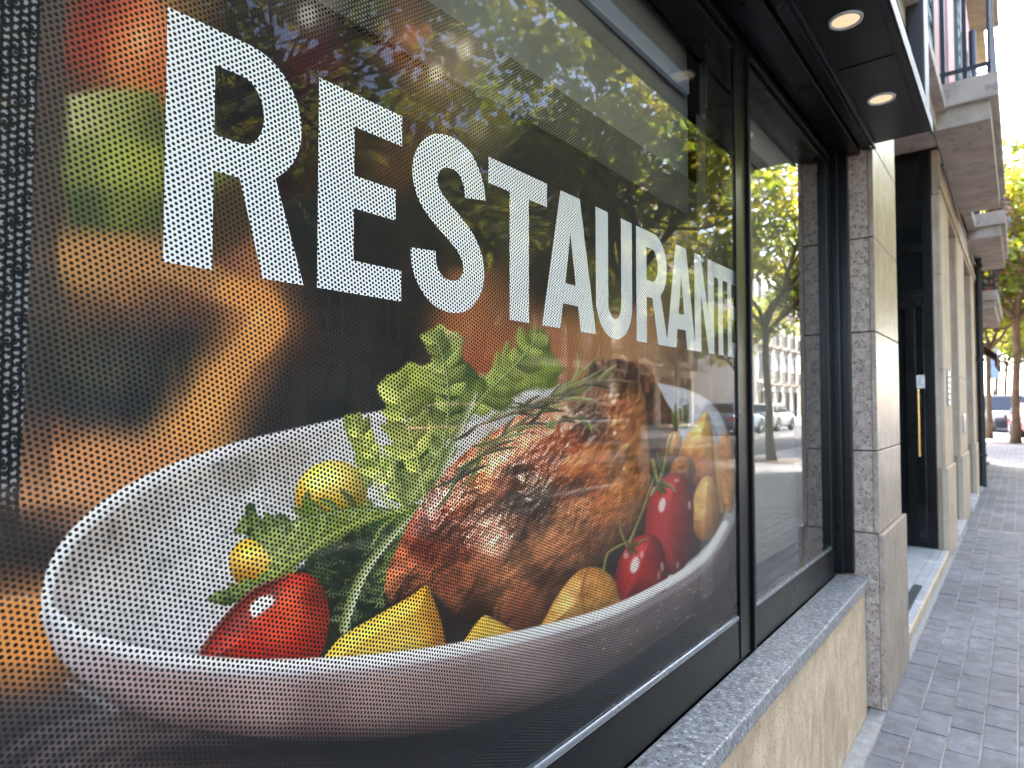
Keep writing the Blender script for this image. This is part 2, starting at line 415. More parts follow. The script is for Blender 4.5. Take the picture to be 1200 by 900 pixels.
for i in range(110): kb.box(10.55, 10.694, -40 + i + 0.004, -40 + i + 0.996, -0.2, 0.004)
tag(kb.build('kerb', M['kerb']), kind='structure')
# lane dashes and parking line
mk = MB()
for i in range(24):
    mk.box(7.2, 7.3, -20 + i*5, -18 + i*5, -0.118, -0.1155)
tag(mk.build('lane_marking', mat('road_paint', (0.6, 0.6, 0.58), 0.7, var=0.15, scale=20)), kind='structure')

# pavers, running bond: the ones that show largest are objects, the rest one part
def paver_mesh(seed, l=PL):
    rr = random.Random(seed); mb = MB()
    mb.box(-PW/2 + JT/2, PW/2 - JT/2, -l/2 + JT/2, l/2 - JT/2, -0.03, 0.0, 0, 0.0035)
    me_o = mb.build('paver', M['paver']); me = me_o.data
    bpy.data.objects.remove(me_o)
    return me
pmeshes = [paver_mesh(s) for s in range(4)]
rest = MB(); singles = []
for ix in range(PNX):
    for iy in range(PNY):
        x = PX0 + (ix + 0.5)*PW; y = PY0 + (iy + 0.5)*PL + (PL*0.5 if ix % 2 else 0) - PL*0.25
        if y + PL/2 > YE or y - PL/2 < PY0 - 0.06: continue
        singles.append((0 if (x < 0.30 and y > 2.2) else 1, math.hypot(x, y), x, y))
singles.sort()
for k, (_, _, x, y) in enumerate(singles):
    z = random.uniform(-0.0022, 0.0012)
    if k < 290:
        o = inst(pmeshes[k % 4], 'paver', pavement, (x, y, z))
        o.rotation_euler = (R_(random.uniform(-0.35, 0.35)), R_(random.uniform(-0.5, 0.5)), R_(random.uniform(-0.6, 0.6) + (180 if random.random() < .5 else 0)))
    else:
        rest.box(x - PW/2 + JT/2, x + PW/2 - JT/2, y - PL/2 + JT/2, y + PL/2 - JT/2, -0.03, z)
ro = rest.build('pavers', M['paver'], pavement); tag(ro, kind='stuff')
# cement strip between the paving and the walls
cs = MB().box(-0.511, PX0 - 0.001, PY0, 3.028, -0.03, 0.001, 0, 0.003).box(-0.482, PX0 - 0.001, 3.71, 6.45, -0.03, 0.0005, 0, 0.003)
cs.build('cement_strip', M['kerb'], pavement)

# ---------------------------------------------------------------- restaurant building
XF, XG, XFILM = -0.615, -0.6175, -0.6265     # frame face, outer glass face, film
rb = empty('restaurant_building', (-0.6, 0.0, 0))
tag(rb, 'restaurant front with black framed windows, stone plinth, granite pillar and black canopy', 'building')
for i in range(7):                           # plinth slabs
    y0 = -3.6 + i*0.95; y1 = min(y0 + 0.948, 2.955)
    if y1 > y0 + 0.1: box('plinth_slab', M['plinth'], rb, -0.60, -0.512, y0, y1, -0.02, 0.507, 0.003)
for i, (a, b) in enumerate(((-3.6, -0.9), (-0.897, 1.1), (1.103, 2.962))):
    box('sill_slab', M['sill'], rb, -0.612, -0.497, a, b, 0.509, 0.549, 0.005)
# sealed joint of grit where plinth meets pavement
# window frame
fr = MB()
fr.box(-0.70, XF, -3.6, 2.87, 0.549, 0.662, 0, 0.003)                # bottom rail
fr.box(-0.70, XF, -3.6, 2.95, 2.258, 2.345, 0, 0.003)                # head
win = fr.build('shop_window', M['frame'], rb)
def wpart(n, m, *a, b=0.002): return box(n, m, win, *a, b=b)
for (y0, y1) in ((-3.6, -3.4), (-1.72, -1.6)):
    wpart('mullion', M['frame'], -0.70, XF + 0.003, y0, y1, 0.56, 2.257, b=0.004)
wpart('mullion', M['frame'], -0.6170, XF + 0.003, 1.778, 1.885, 0.555, 2.262, b=0.0015)
wpart('mullion', M['frame'], -0.70, -0.651, 1.80, 1.885, 0.68, 2.257, b=0.003)
wpart('mullion_rib', M['bead'] if False else M['frame'], XF + 0.003, XF + 0.012, 1.868, 1.885, 0.553, 2.262)
wpart('stile', M['frame'], -0.70, XF + 0.002, 2.872, 2.948, 0.56, 2.257, b=0.004)
wpart('jamb', M['black'], -0.70, -0.588, 2.950, 2.988, 0.549, 2.36, b=0.003)
wpart('jamb', M['black'], -0.70, -0.558, 2.990, 3.028, 0.549, 2.36, b=0.003)
for (y0, y1) in ((-1.6, 1.771), (1.886, 2.871)):
    wpart('glazing_bead', M['bead'], -0.628, -0.6135, y0, y1, 0.6625, 0.676, b=0.004)
    wpart('glazing_bead', M['frame'], -0.70, -0.629, y0, y1, 0.6625, 0.684, b=0.003)
    wpart('head_molding', M['frame'], -0.612, -0.600, y0, y1, 2.272, 2.284, b=0.002)
def pane(y0, y1, z0, z1, g=GLASS):
    mb = MB(); x0, x1 = XG - 0.006, XG
    vs = [(x0,y0,z0),(x1,y0,z0),(x1,y1,z0),(x0,y1,z0),(x0,y0,z1),(x1,y0,z1),(x1,y1,z1),(x0,y1,z1)]
    mb.add(vs, [(1,2,6,5)], 0); mb.add(vs, [(0,3,2,1),(4,5,6,7),(0,1,5,4),(2,3,7,6),(3,0,4,7)], 1)
    return mb.build('glass_pane', g, win)
pane(-1.6, 1.845, 0.677, 2.257, GLASS_FILM); pane(1.855, 2.88, 0.677, 2.257); pane(-3.4, -1.73, 0.677, 2.257)
# black painted border bands behind the panes
wpart('border_band', M['black'], -0.650, -0.646, 1.655, 1.798, 1.815, 2.257)
wpart('border_band', M['black'], -0.650, -0.646, 2.69, 2.88, 0.677, 2.257) if False else None
wpart('border_band', M['black'], -0.650, -0.646, 1.886, 2.87, 2.225, 2.257)
# pillar
pil = MB().box(-0.75, -0.60, 3.034, 3.655, 0, 3.43).build('pillar', M['granite'], rb)
zz = [0.0, 0.718, 1.06, 1.56, 1.96, 2.352, 2.9, 3.43]
for i in range(len(zz) - 1):
    lo = i == 0
    x1 = -0.4515 if lo else -0.468; y0 = 3.030 if lo else 3.036; y1 = 3.70 if lo else 3.66
    # return slab facing along the street, and front slab facing the street
    box('granite_slab', M['granite'], pil, -0.598, x1 - 0.021, y0, y0 + 0.03, zz[i] + 0.002, zz[i+1] - 0.0025, 0.003)
    box('front_slab', M['polished'], pil, x1 - 0.02, x1, y0 - 0.001, y1, zz[i] + 0.002, zz[i+1] - 0.0025, 0.003)
    box('granite_slab', M['granite'], pil, -0.598, x1 - 0.021, y0 + 0.0315, y1 - 0.004, zz[i] + 0.002, zz[i+1] - 0.0025, 0.003)
# canopy
can = MB().box(-0.615, -0.262, -3.6, 3.05, 2.356, 2.42, 0, 0.004).build('canopy', M['soffit'], rb)
def cpart(n, m, *a, b=0.002): return box(n, m, can, *a, b=b)
cpart('fascia_panel', M['fascia'], -0.2615, -0.254, -3.6, 3.055, 2.348, 2.405, b=0.002)
cpart('soffit_rail', M['frame'], -0.600, -0.512, -3.6, 3.03, 2.318, 2.3555, b=0.004)
cpart('soffit_rail', M['black'], -0.505, -0.470, -3.6, 3.028, 2.332, 2.3555, b=0.003)
cpart('soffit_rail', M['frame'], -0.466, -0.452, -3.6, 3.03, 2.325, 2.3555, b=0.004)
cpart('seam_strip', M['black'], -0.287, -0.283, -3.6, 3.045, 2.3535, 2.3556, b=0)
for y in (-2.5, -1.3, -0.1, 1.1, 2.3): cpart('seam_strip', M['black'], -0.448, -0.2875, y - 0.0015, y + 0.0015, 2.3535, 2.3556, b=0)
lens = mat('downlight_lens', (0.55, 0.48, 0.38), 0.4, emis=(1.0, 0.76, 0.44), estr=0.045)
for y in (-2.8, -2.2, -1.6, -1.0, -0.4, 0.2, 0.8, 1.4, 2.005, 2.605):
    mb = MB(); n = 36; prof = [(0.0365, 2.3545), (0.0375, 2.3505), (0.0440, 2.3495), (0.0455, 2.3558)]
    vs = [( -0.370 + r*math.cos(2*math.pi*k/n), y + r*math.sin(2*math.pi*k/n), z) for r, z in prof for k in range(n)]
    fs = [(j*n+k, j*n+(k+1)%n, (j+1)*n+(k+1)%n, (j+1)*n+k) for j in range(3) for k in range(n)]
    mb.add(vs, fs).build('downlight_ring', M['white'], can, smooth=True)
    mb = MB(); rr = [0.0, 0.012, 0.024, 0.0366]; zl = [2.3535, 2.3532, 2.3534, 2.3545]
    vs = [(-0.370, y, zl[0])] + [(-0.370 + rr[j]*math.cos(2*math.pi*k/n), y + rr[j]*math.sin(2*math.pi*k/n), zl[j]) for j in (1,2,3) for k in range(n)]
    fs = [(0, 1+k, 1+(k+1)%n) for k in range(n)] + [(1+j*n+k, 1+j*n+(k+1)%n, 1+(j+1)*n+(k+1)%n, 1+(j+1)*n+k) for j in (0,1) for k in range(n)]
    mb.add(vs, fs).build('downlight_lens', lens, can, smooth=True)
# body of the building: shell behind the shop, wall above
sh = MB()
sh.box(-7.0, -6.8, -3.6, 6.4, 0, 3.43); sh.box(-6.8, -0.7, -3.8, -3.6, 0, 3.43)
sh.box(-6.8, -1.62, 3.66, 3.80, 0, 3.43); sh.box(-6.8, -0.62, -3.6, 3.66, 3.2, 3.43); sh.box(-0.74, -0.62, -3.6, 3.03, 2.36, 3.2)
sh.box(-6.8, -0.72, -3.6, 3.03, 0.0, 0.06); sh.box(-6.8, -0.76, 3.2, 3.4, 0.06, 3.2)
sh.build('interior_wall', M['dark'], rb)
# recessed entrance: step, floor tiles, walls, soffit
box('entrance_step', M['beige'], rb, -1.62, -0.483, 3.705, 6.395, -0.02, 0.048, 0.004)
ent = [c for c in rb.children if c.name.startswith('entrance_step')][0]
rows = [(-0.532, -0.492, 'tile_l'), (-0.585, -0.534, 'tile_d'), (-0.76, -0.587, 'tile_l'), (-1.0, -0.762, 'tile_m'), (-1.3, -1.002, 'tile_d'), (-1.6, -1.302, 'tile_m')]
ys = [3.71, 4.40, 5.06, 5.72, 6.39]
for ri, (x0, x1, mk_) in enumerate(rows):
    for j in range(4):
        mm = mk_
        if j >= 2: mm = {'tile_l': 'tile_l', 'tile_d': 'tile_l', 'tile_m': 'tile_d'}[mk_]
        if ri == 3 and j >= 2: mm = 'tile_m'
        box('floor_tile', M[mm], ent, x0, x1, ys[j] + 0.002, ys[j+1] - 0.002, 0.045, 0.0545, 0.0015)
MB().box(-1.78, -1.62, 3.66, 6.55, 0, 3.43).build('recess_wall', M['beige'], rb)
MB().box(-1.62, -0.475, 3.66, 6.40, 3.43, 3.62).build('recess_soffit', M['balcony'], rb)
# entrance door, facing along the street at the far end of the recess
YD = 6.40
dm = MB()
dm.box(-0.63, -0.560, YD, YD + 0.07, 0.055, 3.42)                     # right post
dm.box(-1.60, -1.53, YD, YD + 0.07, 0.055, 3.42)
dm.box(-1.529, -0.631, YD, YD + 0.07, 2.175, 2.235); dm.box(-1.529, -0.631, YD, YD + 0.07, 2.555, 2.625); dm.box(-1.529, -0.631, YD, YD + 0.07, 3.36, 3.42)
dm.box(-0.905, -0.875, YD, YD + 0.07, 2.236, 2.554)
door = dm.build('entrance_door', M['black'], rb)
dl = MB()
dl.box(-0.765, -0.695, YD - 0.012, YD + 0.05, 0.06, 2.165); dl.box(-0.690, -0.64, YD - 0.006, YD + 0.05, 0.06, 0.13); dl.box(-0.690, -0.64, YD - 0.006, YD + 0.05, 2.09, 2.165)
dl.box(-1.52, -1.44, YD - 0.012, YD + 0.05, 0.06, 2.165); dl.box(-1.439, -0.766, YD - 0.012, YD + 0.05, 0.06, 0.20); dl.box(-1.439, -0.766, YD - 0.012, YD + 0.05, 2.08, 2.165)
dl.build('door_leaf', M['black'], door)
for (x0, x1, z0, z1) in ((-1.438, -0.767, 0.201, 2.079), (-0.694, -0.640, 0.131, 2.089), (-0.874, -0.632, 2.236, 2.554), (-1.528, -0.906, 2.236, 2.554), (-1.528, -0.632, 2.626, 3.359)):
    box('door_pane', M['winglass'], door, x0, x1, YD + 0.012, YD + 0.02, z0, z1)
hb = MB(); hb.cyl((-0.672, YD - 0.055, 0.82), 0.011, 0.57, 'z', 14); hb.cyl((-0.672, YD - 0.055, 0.92), 0.007, 0.05, 'y', 10); hb.cyl((-0.672, YD - 0.055, 1.30), 0.007, 0.05, 'y', 10)
hb.build('door_handle', M['brass'], door, smooth=False)
box('notice_plate', M['white'], door, -0.688, -0.628, YD - 0.016, YD - 0.008, 1.395, 1.505, 0.002)
nb = MB()
for k in range(4): nb.box(-0.680 + 0.004*(k % 2), -0.640 - 0.006*(k % 3), YD - 0.0172, YD - 0.0160, 1.482 - 0.021*k, 1.490 - 0.021*k)
nb.build('notice_print', mat('grey_print', (0.28, 0.28, 0.3), 0.7), door)
box('strip_light', mat('strip_light_tube', (0.8, 0.8, 0.75), 0.4, emis=(1.0, 0.85, 0.6), estr=0.15), door, -1.25, -0.70, YD + 0.25, YD + 0.29, 3.18, 3.21)
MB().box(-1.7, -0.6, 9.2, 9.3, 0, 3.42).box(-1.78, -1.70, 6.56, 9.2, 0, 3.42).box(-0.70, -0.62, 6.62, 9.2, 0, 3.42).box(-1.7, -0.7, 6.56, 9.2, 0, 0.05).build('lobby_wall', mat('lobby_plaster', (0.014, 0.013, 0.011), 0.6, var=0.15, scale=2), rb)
tag(box('duct_box', M['duct'], None, -0.47, -0.385, 4.25, 4.47, 2.93, 5.6, 0.01), 'dark grey vertical duct box fixed to the facade beside the black canopy', 'duct')

# ---------------------------------------------------------------- what stands behind the glass
bo = MB().box(-0.760, -0.752, -1.6, 1.79, 0.60, 1.80).build('dark_room_backdrop', M['backing'])  # added dark sheet stands in for the unlit room seen through the holes
tag(bo, 'charcoal sheet added behind the perforated film to stand in for the dark room', 'board')
bl = MB()
n = 60
def blind_sheet(y0, y1, z0, z1, x, amp=0.004):
    mb = MB(); nx = int((y1 - y0)/0.03)
    vs = []
    for k in range(nx + 1):
        y = y0 + (y1 - y0)*k/nx; xx = x + amp*math.sin(y*7.0) + amp*0.4*math.sin(y*23)
        vs += [(xx, y, z0), (xx, y, z1), (xx - 0.003, y, z0), (xx - 0.003, y, z1)]
    fs = []
    for k in range(nx):
        a = 4*k; fs += [(a, a+4, a+5, a+1), (a+2, a+3, a+7, a+6), (a, a+2, a+6, a+4), (a+1, a+5, a+7, a+3)]
    mb.add(vs, fs); return mb
b1 = empty('roller_blind', (-0.72, 0.1, 1.9)); tag(b1, 'olive grey roller blind with a pale blue rail above the food poster', 'blind', )
blind_sheet(-1.55, 1.74, 1.80, 2.30, -0.735).build('blind_fabric', M['blind'], b1, smooth=False)
box('blind_rail', M['blind2'], b1, -0.728, -0.712, -1.55, 1.70, 2.125, 2.172, 0.003)
b2 = empty('roller_blind', (-0.72, 2.4, 0.7)); tag(b2, 'olive grey roller blind lowered behind the narrow clear window pane', 'blind')
blind_sheet(1.90, 2.96, 0.66, 2.16, -0.775).build('blind_fabric', M['blind'], b2)
box('blind_cassette', mat('blind_cassette_grey', (0.40, 0.40, 0.34), 0.7, var=0.05), b2, -0.765, -0.720, 1.90, 2.96, 2.15, 2.32, 0.006)

# ---------------------------------------------------------------- the printed film: painted in photo-pixel coordinates (u, v)
_f = np.array((-math.sin(YAW)*math.cos(PITCH), math.cos(YAW)*math.cos(PITCH), math.sin(PITCH)))
_r = np.array((math.cos(YAW), math.sin(YAW), 0.0)); _u = np.cross(_r, _f)
def px_of(X, Y, Z):
    d = np.stack([X, Y, Z - HC], -1); z = d @ _f
    return CX + FPX*(d @ _r)/z, CY - FPX*(d @ _u)/z
def film_y(u):                                # street coordinate on the film plane seen at column u (row 450)
    d = _f + _r*(u - CX)/FPX
    return d[1]*(XFILM/d[0])

FZ0, FZ1 = 0.664, 1.806
NC, NR = 690, 880
cols = np.array([film_y(u) for u in np.linspace(-45, 866, NC)])
rows_ = np.linspace(FZ0, FZ1, NR)
YY, ZZ = np.meshgrid(cols, rows_)
YY = YY.ravel(); ZZ = ZZ.ravel()
U, V = px_of(np.full_like(YY, XFILM), YY, ZZ)
U = U.astype(np.float32); V = V.astype(np.float32)
NPT = len(U)
rng = np.random.RandomState(11)
_lat = rng.rand(64, 256, 256).astype(np.float32)
def vnoise(x, y, seed):
    g = _lat[seed % 64]
    xi = np.floor(x).astype(np.int32); yi = np.floor(y).astype(np.int32)
    fx = x - xi; fy = y - yi
    fx = fx*fx*(3-2*fx); fy = fy*fy*(3-2*fy)
    a = g[yi & 255, xi & 255]; b = g[yi & 255, (xi+1) & 255]; c = g[(yi+1) & 255, xi & 255]; d = g[(yi+1) & 255, (xi+1) & 255]
    return a + (b-a)*fx + (c-a)*fy + (a-b-c+d)*fx*fy
def fbm(x, y, sc, octv=4, seed=0, gain=0.5):
    s = 0; a = 1.0; t = 0; x = x/sc; y = y/sc
    for k in range(octv):
        s = s + a*vnoise(x + 17.3*k, y + 9.1*k, seed + k); t += a; a *= gain; x = x*2.03; y = y*2.03
    return s/t
def sstep(a, b, x):
    t = np.clip((x - a)/(b - a), 0, 1); return t*t*(3-2*t)
def C3(*c): return np.array(c, np.float32)/255.0

def idw(x, y, pts, p=2.0, s=12.0):
    acc = np.zeros((len(x), 3), np.float32); wt = np.zeros(len(x), np.float32)
    for q in pts:
        d2 = (x-q[0])**2 + (y-q[1])**2 + s*s
        wgt = (1.0/d2**p)*1e6
        acc += wgt[:, None]*C3(*q[2]); wt += wgt
    return acc/wt[:, None]

def gaus(x, y, pts, sg):
    acc = np.zeros((len(x), 3), np.float32); wt = np.zeros(len(x), np.float32) + 1e-12
    for q in pts:
        d2 = (x-q[0])**2 + (y-q[1])**2
        wgt = np.exp(-d2/(2*sg*sg)) + 1e-3/(1 + (d2/900.0)**2)
        acc += wgt[:, None]*C3(*q[2]); wt += wgt
    return acc/wt[:, None]

def smooth_poly(pts, n=6, closed=True):
    P = np.array(pts, np.float64); m = len(P); out = []
    rng_ = range(m) if closed else range(m-1)
    for i in rng_:
        if closed: p0, p1, p2, p3 = P[i-1], P[i], P[(i+1) % m], P[(i+2) % m]
        else: p0, p1, p2, p3 = P[max(i-1, 0)], P[i], P[i+1], P[min(i+2, m-1)]
        for k in range(n):
            t = k/n
            out.append(0.5*((2*p1) + (-p0+p2)*t + (2*p0-5*p1+4*p2-p3)*t*t + (-p0+3*p1-3*p2+p3)*t**3))
    if not closed: out.append(P[-1])
    return np.array(out)
def sel(pts, pad):
    P = np.array(pts); return np.nonzero((U > P[:, 0].min()-pad) & (U < P[:, 0].max()+pad) & (V > P[:, 1].min()-pad) & (V < P[:, 1].max()+pad))[0]
def sdf(x, y, P):
    """signed distance (negative inside) and unit vector from the nearest boundary point"""
    n = len(P); best = np.full(len(x), 1e12, np.float32); bx = np.zeros(len(x), np.float32); by = np.zeros(len(x), np.float32); ins = np.zeros(len(x), bool)
    for i in range(n):
        ax, ay = P[i]; cx_, cy_ = P[(i+1) % n]
        ex, ey = cx_-ax, cy_-ay; L2 = ex*ex+ey*ey + 1e-9
        t = np.clip(((x-ax)*ex + (y-ay)*ey)/L2, 0, 1)
        dx = x-(ax+t*ex); dy = y-(ay+t*ey); d2 = dx*dx+dy*dy
        m_ = d2 < best
        best[m_] = d2[m_]; bx[m_] = dx[m_]; by[m_] = dy[m_]
        if (ay > -1e9) and ey != 0:
            c = ((ay > y) != (cy_ > y)) & (x < ex*(y-ay)/ey + ax)
            ins ^= c
    d = np.sqrt(best); s = np.where(ins, -d, d)
    nx = np.where(ins, -bx, bx)/(d+1e-6); ny = np.where(ins, -by, by)/(d+1e-6)
    return s, nx, ny

col = np.zeros((NPT, 3), np.float32)
def over(idx, a, c):
    a = np.clip(a, 0, 1)[:, None]
    col[idx] = col[idx]*(1-a) + c*a
LGT = np.array((-0.45, -0.62, 0.64)); LGT = LGT/np.linalg.norm(LGT)

def blob(pts, base, R=30, soft=1.2, amb=0.42, dif=0.75, spec=0.0, gloss=30, bump=0.0, bsc=8, seed=1, rim=None, n=6, smooth=True, light=None, tex=0.0, texsc=5, edge_dark=0.0, opacity=1.0, wob=0.0, wsc=14):
    """an inflated, lit shape: base is a colour or a function (x, y) -> colours"""
    P = smooth_poly(pts, n) if smooth else np.array(pts, float)
    ix = sel(P, soft*2+2); x, y = U[ix], V[ix]
    s, nx, ny = sdf(x, y, P)
    if wob: s = s + wob*(fbm(x, y, wsc, 3, seed+11)-0.42)
    a = sstep(soft, -soft, s)
    k = np.nonzero(a > 0.002)[0]
    if len(k) == 0: return
    ix, x, y, s, nx, ny, a = ix[k], x[k], y[k], s[k], nx[k], ny[k], a[k]
    d = np.clip(-s, 0, None); q = np.clip(1 - d/R, 0, 1)
    px_, py_ = nx*q, ny*q
    if bump:
        e = bsc*0.15
        h0 = fbm(x, y, bsc, 4, seed); hx = fbm(x+e, y, bsc, 4, seed); hy = fbm(x, y+e, bsc, 4, seed)
        px_ = px_ - bump*(hx-h0)/e*bsc*0.3; py_ = py_ - bump*(hy-h0)/e*bsc*0.3
    pz = np.sqrt(np.clip(1 - px_*px_ - py_*py_, 0.02, 1)); ln = np.sqrt(px_**2+py_**2+pz**2); px_, py_, pz = px_/ln, py_/ln, pz/ln
    l = LGT if light is None else np.array(light)/np.linalg.norm(light)
    nd = np.clip(px_*l[0]+py_*l[1]+pz*l[2], 0, 1)
    b = base(x, y) if callable(base) else np.tile(C3(*base), (len(x), 1))
    c = b*(amb + dif*nd)[:, None]
    if tex: c = c*(1 + tex*(fbm(x, y, texsc, 3, seed+5)-0.5)*2)[:, None]
    if edge_dark: c = c*(1 - edge_dark*q**3)[:, None]
    if spec:
        hv = l + np.array((0, 0, 1.0)); hv = hv/np.linalg.norm(hv)
        sp = np.clip(px_*hv[0]+py_*hv[1]+pz*hv[2], 0, 1)**gloss
        c = c + (spec*sp)[:, None]*C3(255, 250, 245)
    over(ix, a*opacity, np.clip(c, 0, 1.1))

def stroke(pts, wd, c, soft=1.0, c2=None, smooth=True, opacity=1.0, n=6):
    """a tapered line; wd = widths per control point; c2 = colour of its lit side"""
    P = smooth_poly(pts, n, closed=False) if smooth and len(pts) > 2 else np.array(pts, float)
    W = np.interp(np.linspace(0, 1, len(P)), np.linspace(0, 1, len(wd)), wd)
    ix = sel(P, max(wd)+soft*2+1); x, y = U[ix], V[ix]
    best = np.full(len(x), 1e9, np.float32); side = np.zeros(len(x), np.float32)
    for i in range(len(P)-1):
        ax, ay = P[i]; ex, ey = P[i+1]-P[i]; L2 = ex*ex+ey*ey+1e-9
        t = np.clip(((x-ax)*ex+(y-ay)*ey)/L2, 0, 1)
        dx = x-(ax+t*ex); dy = y-(ay+t*ey)
        r = W[i]+(W[i+1]-W[i])*t
        d = np.sqrt(dx*dx+dy*dy)-r/2
        m_ = d < best
        best[m_] = d[m_]; side[m_] = ((ex*dy-ey*dx)/np.sqrt(L2)/(r/2+0.3))[m_]
    a = sstep(soft, -soft*0.5, best); k = np.nonzero(a > 0.003)[0]
    cc = np.tile(C3(*c), (len(k), 1))
    if c2 is not None:
        t = np.clip(0.5-side[k]*0.6, 0, 1)[:, None]; cc = cc*(1-t)+C3(*c2)*t
    over(ix[k], a[k]*opacity, cc)

def ell(cx_, cy_, rx, ry, ang=0, n=20):
    t = np.linspace(0, 2*np.pi, n, endpoint=False); ca, sa = math.cos(math.radians(ang)), math.sin(math.radians(ang))
    ex, ey = rx*np.cos(t), ry*np.sin(t)
    return np.stack([cx_+ex*ca-ey*sa, cy_+ex*sa+ey*ca], 1)
def glow(cx_, cy_, rx, ry, c, a=1.0, ang=0, pw=1.0):
    pad = max(rx, ry)*2.2
    ix = np.nonzero((np.abs(U-cx_) < pad) & (np.abs(V-cy_) < pad))[0]
    ca, sa = math.cos(math.radians(ang)), math.sin(math.radians(ang))
    dx, dy = U[ix]-cx_, V[ix]-cy_
    e = ((dx*ca+dy*sa)/rx)**2 + ((-dx*sa+dy*ca)/ry)**2
    over(ix, a*np.exp(-e**pw*1.4), C3(*c))

# --- blurred restaurant background
BGP = [(20,20,(60,55,52)),(60,20,(95,80,70)),(110,20,(150,60,45)),(150,40,(225,95,60)),(185,40,(240,140,85)),(150,85,(225,110,60)),(185,95,(215,110,60)),
 (95,60,(140,70,55)),(80,100,(85,70,62)),(120,110,(120,80,60)),(230,15,(120,90,60)),(270,30,(30,28,32)),(330,20,(40,28,32)),(300,90,(26,24,28)),(370,60,(70,26,28)),(360,150,(38,20,24)),
 (360,10,(120,110,105)),(420,30,(30,22,26)),(440,110,(34,22,24)),(480,45,(130,60,35)),(510,85,(150,120,90)),(540,50,(120,100,85)),(500,140,(75,45,35)),(560,130,(80,68,55)),(520,20,(60,48,42)),
 (60,150,(78,66,60)),(62,250,(80,70,64)),(60,350,(72,66,62)),(55,450,(62,60,60)),(50,540,(70,60,56)),
 (100,150,(150,150,90)),(140,140,(165,165,85)),(180,150,(105,108,55)),(105,200,(130,140,70)),(150,190,(185,190,80)),(180,200,(130,135,60)),(120,240,(95,105,55)),(170,250,(85,95,50)),(230,290,(75,60,45)),
 (90,285,(160,120,70)),(140,290,(190,140,80)),(200,300,(170,120,75)),(100,320,(215,150,85)),(160,325,(190,125,75)),(220,330,(150,95,65)),(260,340,(150,90,65)),
 (110,365,(110,80,65)),(180,365,(100,75,65)),(240,385,(60,52,52)),(120,400,(64,62,58)),(100,430,(82,80,66)),(150,430,(72,72,66)),(200,410,(48,50,54)),(90,480,(52,56,60)),(150,480,(48,52,57)),(200,455,(55,52,52)),
 (300,360,(240,160,85)),(320,385,(235,140,65)),(280,395,(215,135,75)),(310,350,(200,120,75)),(270,430,(225,150,80)),(245,460,(240,160,85)),(230,490,(238,165,90)),(210,520,(225,150,85)),(260,480,(215,140,75)),
 (290,430,(150,90,60)),(350,400,(40,36,38)),(350,340,(38,36,40)),(340,450,(38,40,44)),(300,490,(44,44,48)),(420,400,(42,42,46)),(400,300,(30,30,34)),(420,450,(40,42,46)),(470,420,(34,33,36)),
 (60,525,(200,120,75)),(110,530,(220,140,85)),(160,540,(225,150,95)),(50,560,(225,150,95)),(100,565,(235,165,105)),(150,575,(225,155,100)),(20,560,(190,115,75)),(60,595,(120,80,62)),(110,598,(150,105,80)),
 (20,620,(52,44,44)),(50,640,(46,40,42)),(15,670,(42,38,42)),(20,700,(205,125,65)),(40,730,(235,150,70)),(15,745,(240,155,70)),(45,770,(230,140,60)),(15,790,(190,115,60)),(60,800,(110,75,55)),
 (20,830,(66,62,68)),(70,830,(72,70,80)),(30,860,(48,48,55)),(100,850,(90,84,92)),(60,885,(105,88,88)),(130,880,(100,78,72)),(180,870,(72,58,58)),(240,880,(56,46,48)),(320,885,(44,40,44)),(450,890,(34,34,40)),(580,880,(34,36,43)),(700,830,(32,34,42)),(800,760,(36,37,44)),(850,700,(44,38,40)),
 (560,250,(32,30,32)),(640,200,(26,26,28)),(700,150,(26,26,28)),(620,100,(30,30,30)),(760,250,(24,24,28)),(830,250,(24,24,28)),(700,330,(32,28,30)),(820,400,(38,32,32)),(640,330,(34,30,30)),
 (540,385,(185,110,60)),(580,385,(200,125,75)),(560,415,(170,80,50)),(640,395,(180,110,65)),(700,405,(175,115,70)),(750,415,(185,130,85)),(790,425,(140,100,70)),(600,370,(110,70,48)),(480,365,(40,36,38)),(820,440,(90,70,58)),(845,480,(80,70,65))]
for s0 in range(0, NPT, 150000):
    k = slice(s0, s0+150000)
    wx = U[k] + 10*(fbm(U[k], V[k], 60, 2, 40)-0.5); wy = V[k] + 10*(fbm(U[k], V[k], 60, 2, 43)-0.5)
    col[k] = gaus(wx, wy, BGP, 21.0)
col *= (1 + 0.12*(fbm(U, V, 25, 3, 30)-0.5))[:, None]
glow(150, 60, 34, 42, (245, 150, 85), 0.7); glow(105, 55, 28, 45, (190, 60, 45), 0.5); glow(165, 45, 15, 20, (255, 200, 130), 0.6)
for (cx_, cy_, r, c, a) in ((360, 18, 13, (200, 190, 180), .8), (511, 85, 10, (245, 225, 190), .9), (527, 47, 9, (220, 205, 185), .6), (545, 58, 12, (235, 215, 190), .75), (482, 42, 12, (215, 110, 50), .7), (498, 36, 9, (225, 130, 60), .6), (560, 150, 14, (190, 170, 140), .5), (520, 146, 9, (150, 115, 80), .5), (620, 70, 12, (225, 185, 130), .4)):
    glow(cx_, cy_, r, r*1.2, c, a, 0, 2.0)
blob([(80,112),(130,104),(186,108),(190,180),(190,262),(140,268),(82,262)], lambda x, y: gaus(x, y, [(95,130,(190,185,120)),(140,130,(170,170,90)),(180,140,(110,112,58)),(95,190,(140,148,76)),(140,190,(180,188,80)),(180,200,(170,175,70)),(100,245,(84,98,60)),(150,240,(130,140,62)),(180,250,(96,106,54))], 18), R=8, soft=7, amb=0.9, dif=0.15, smooth=False)
stroke([(80,296),(150,300),(215,316),(268,338)], [26,34,30,30], (206,142,84), 14, opacity=0.85)
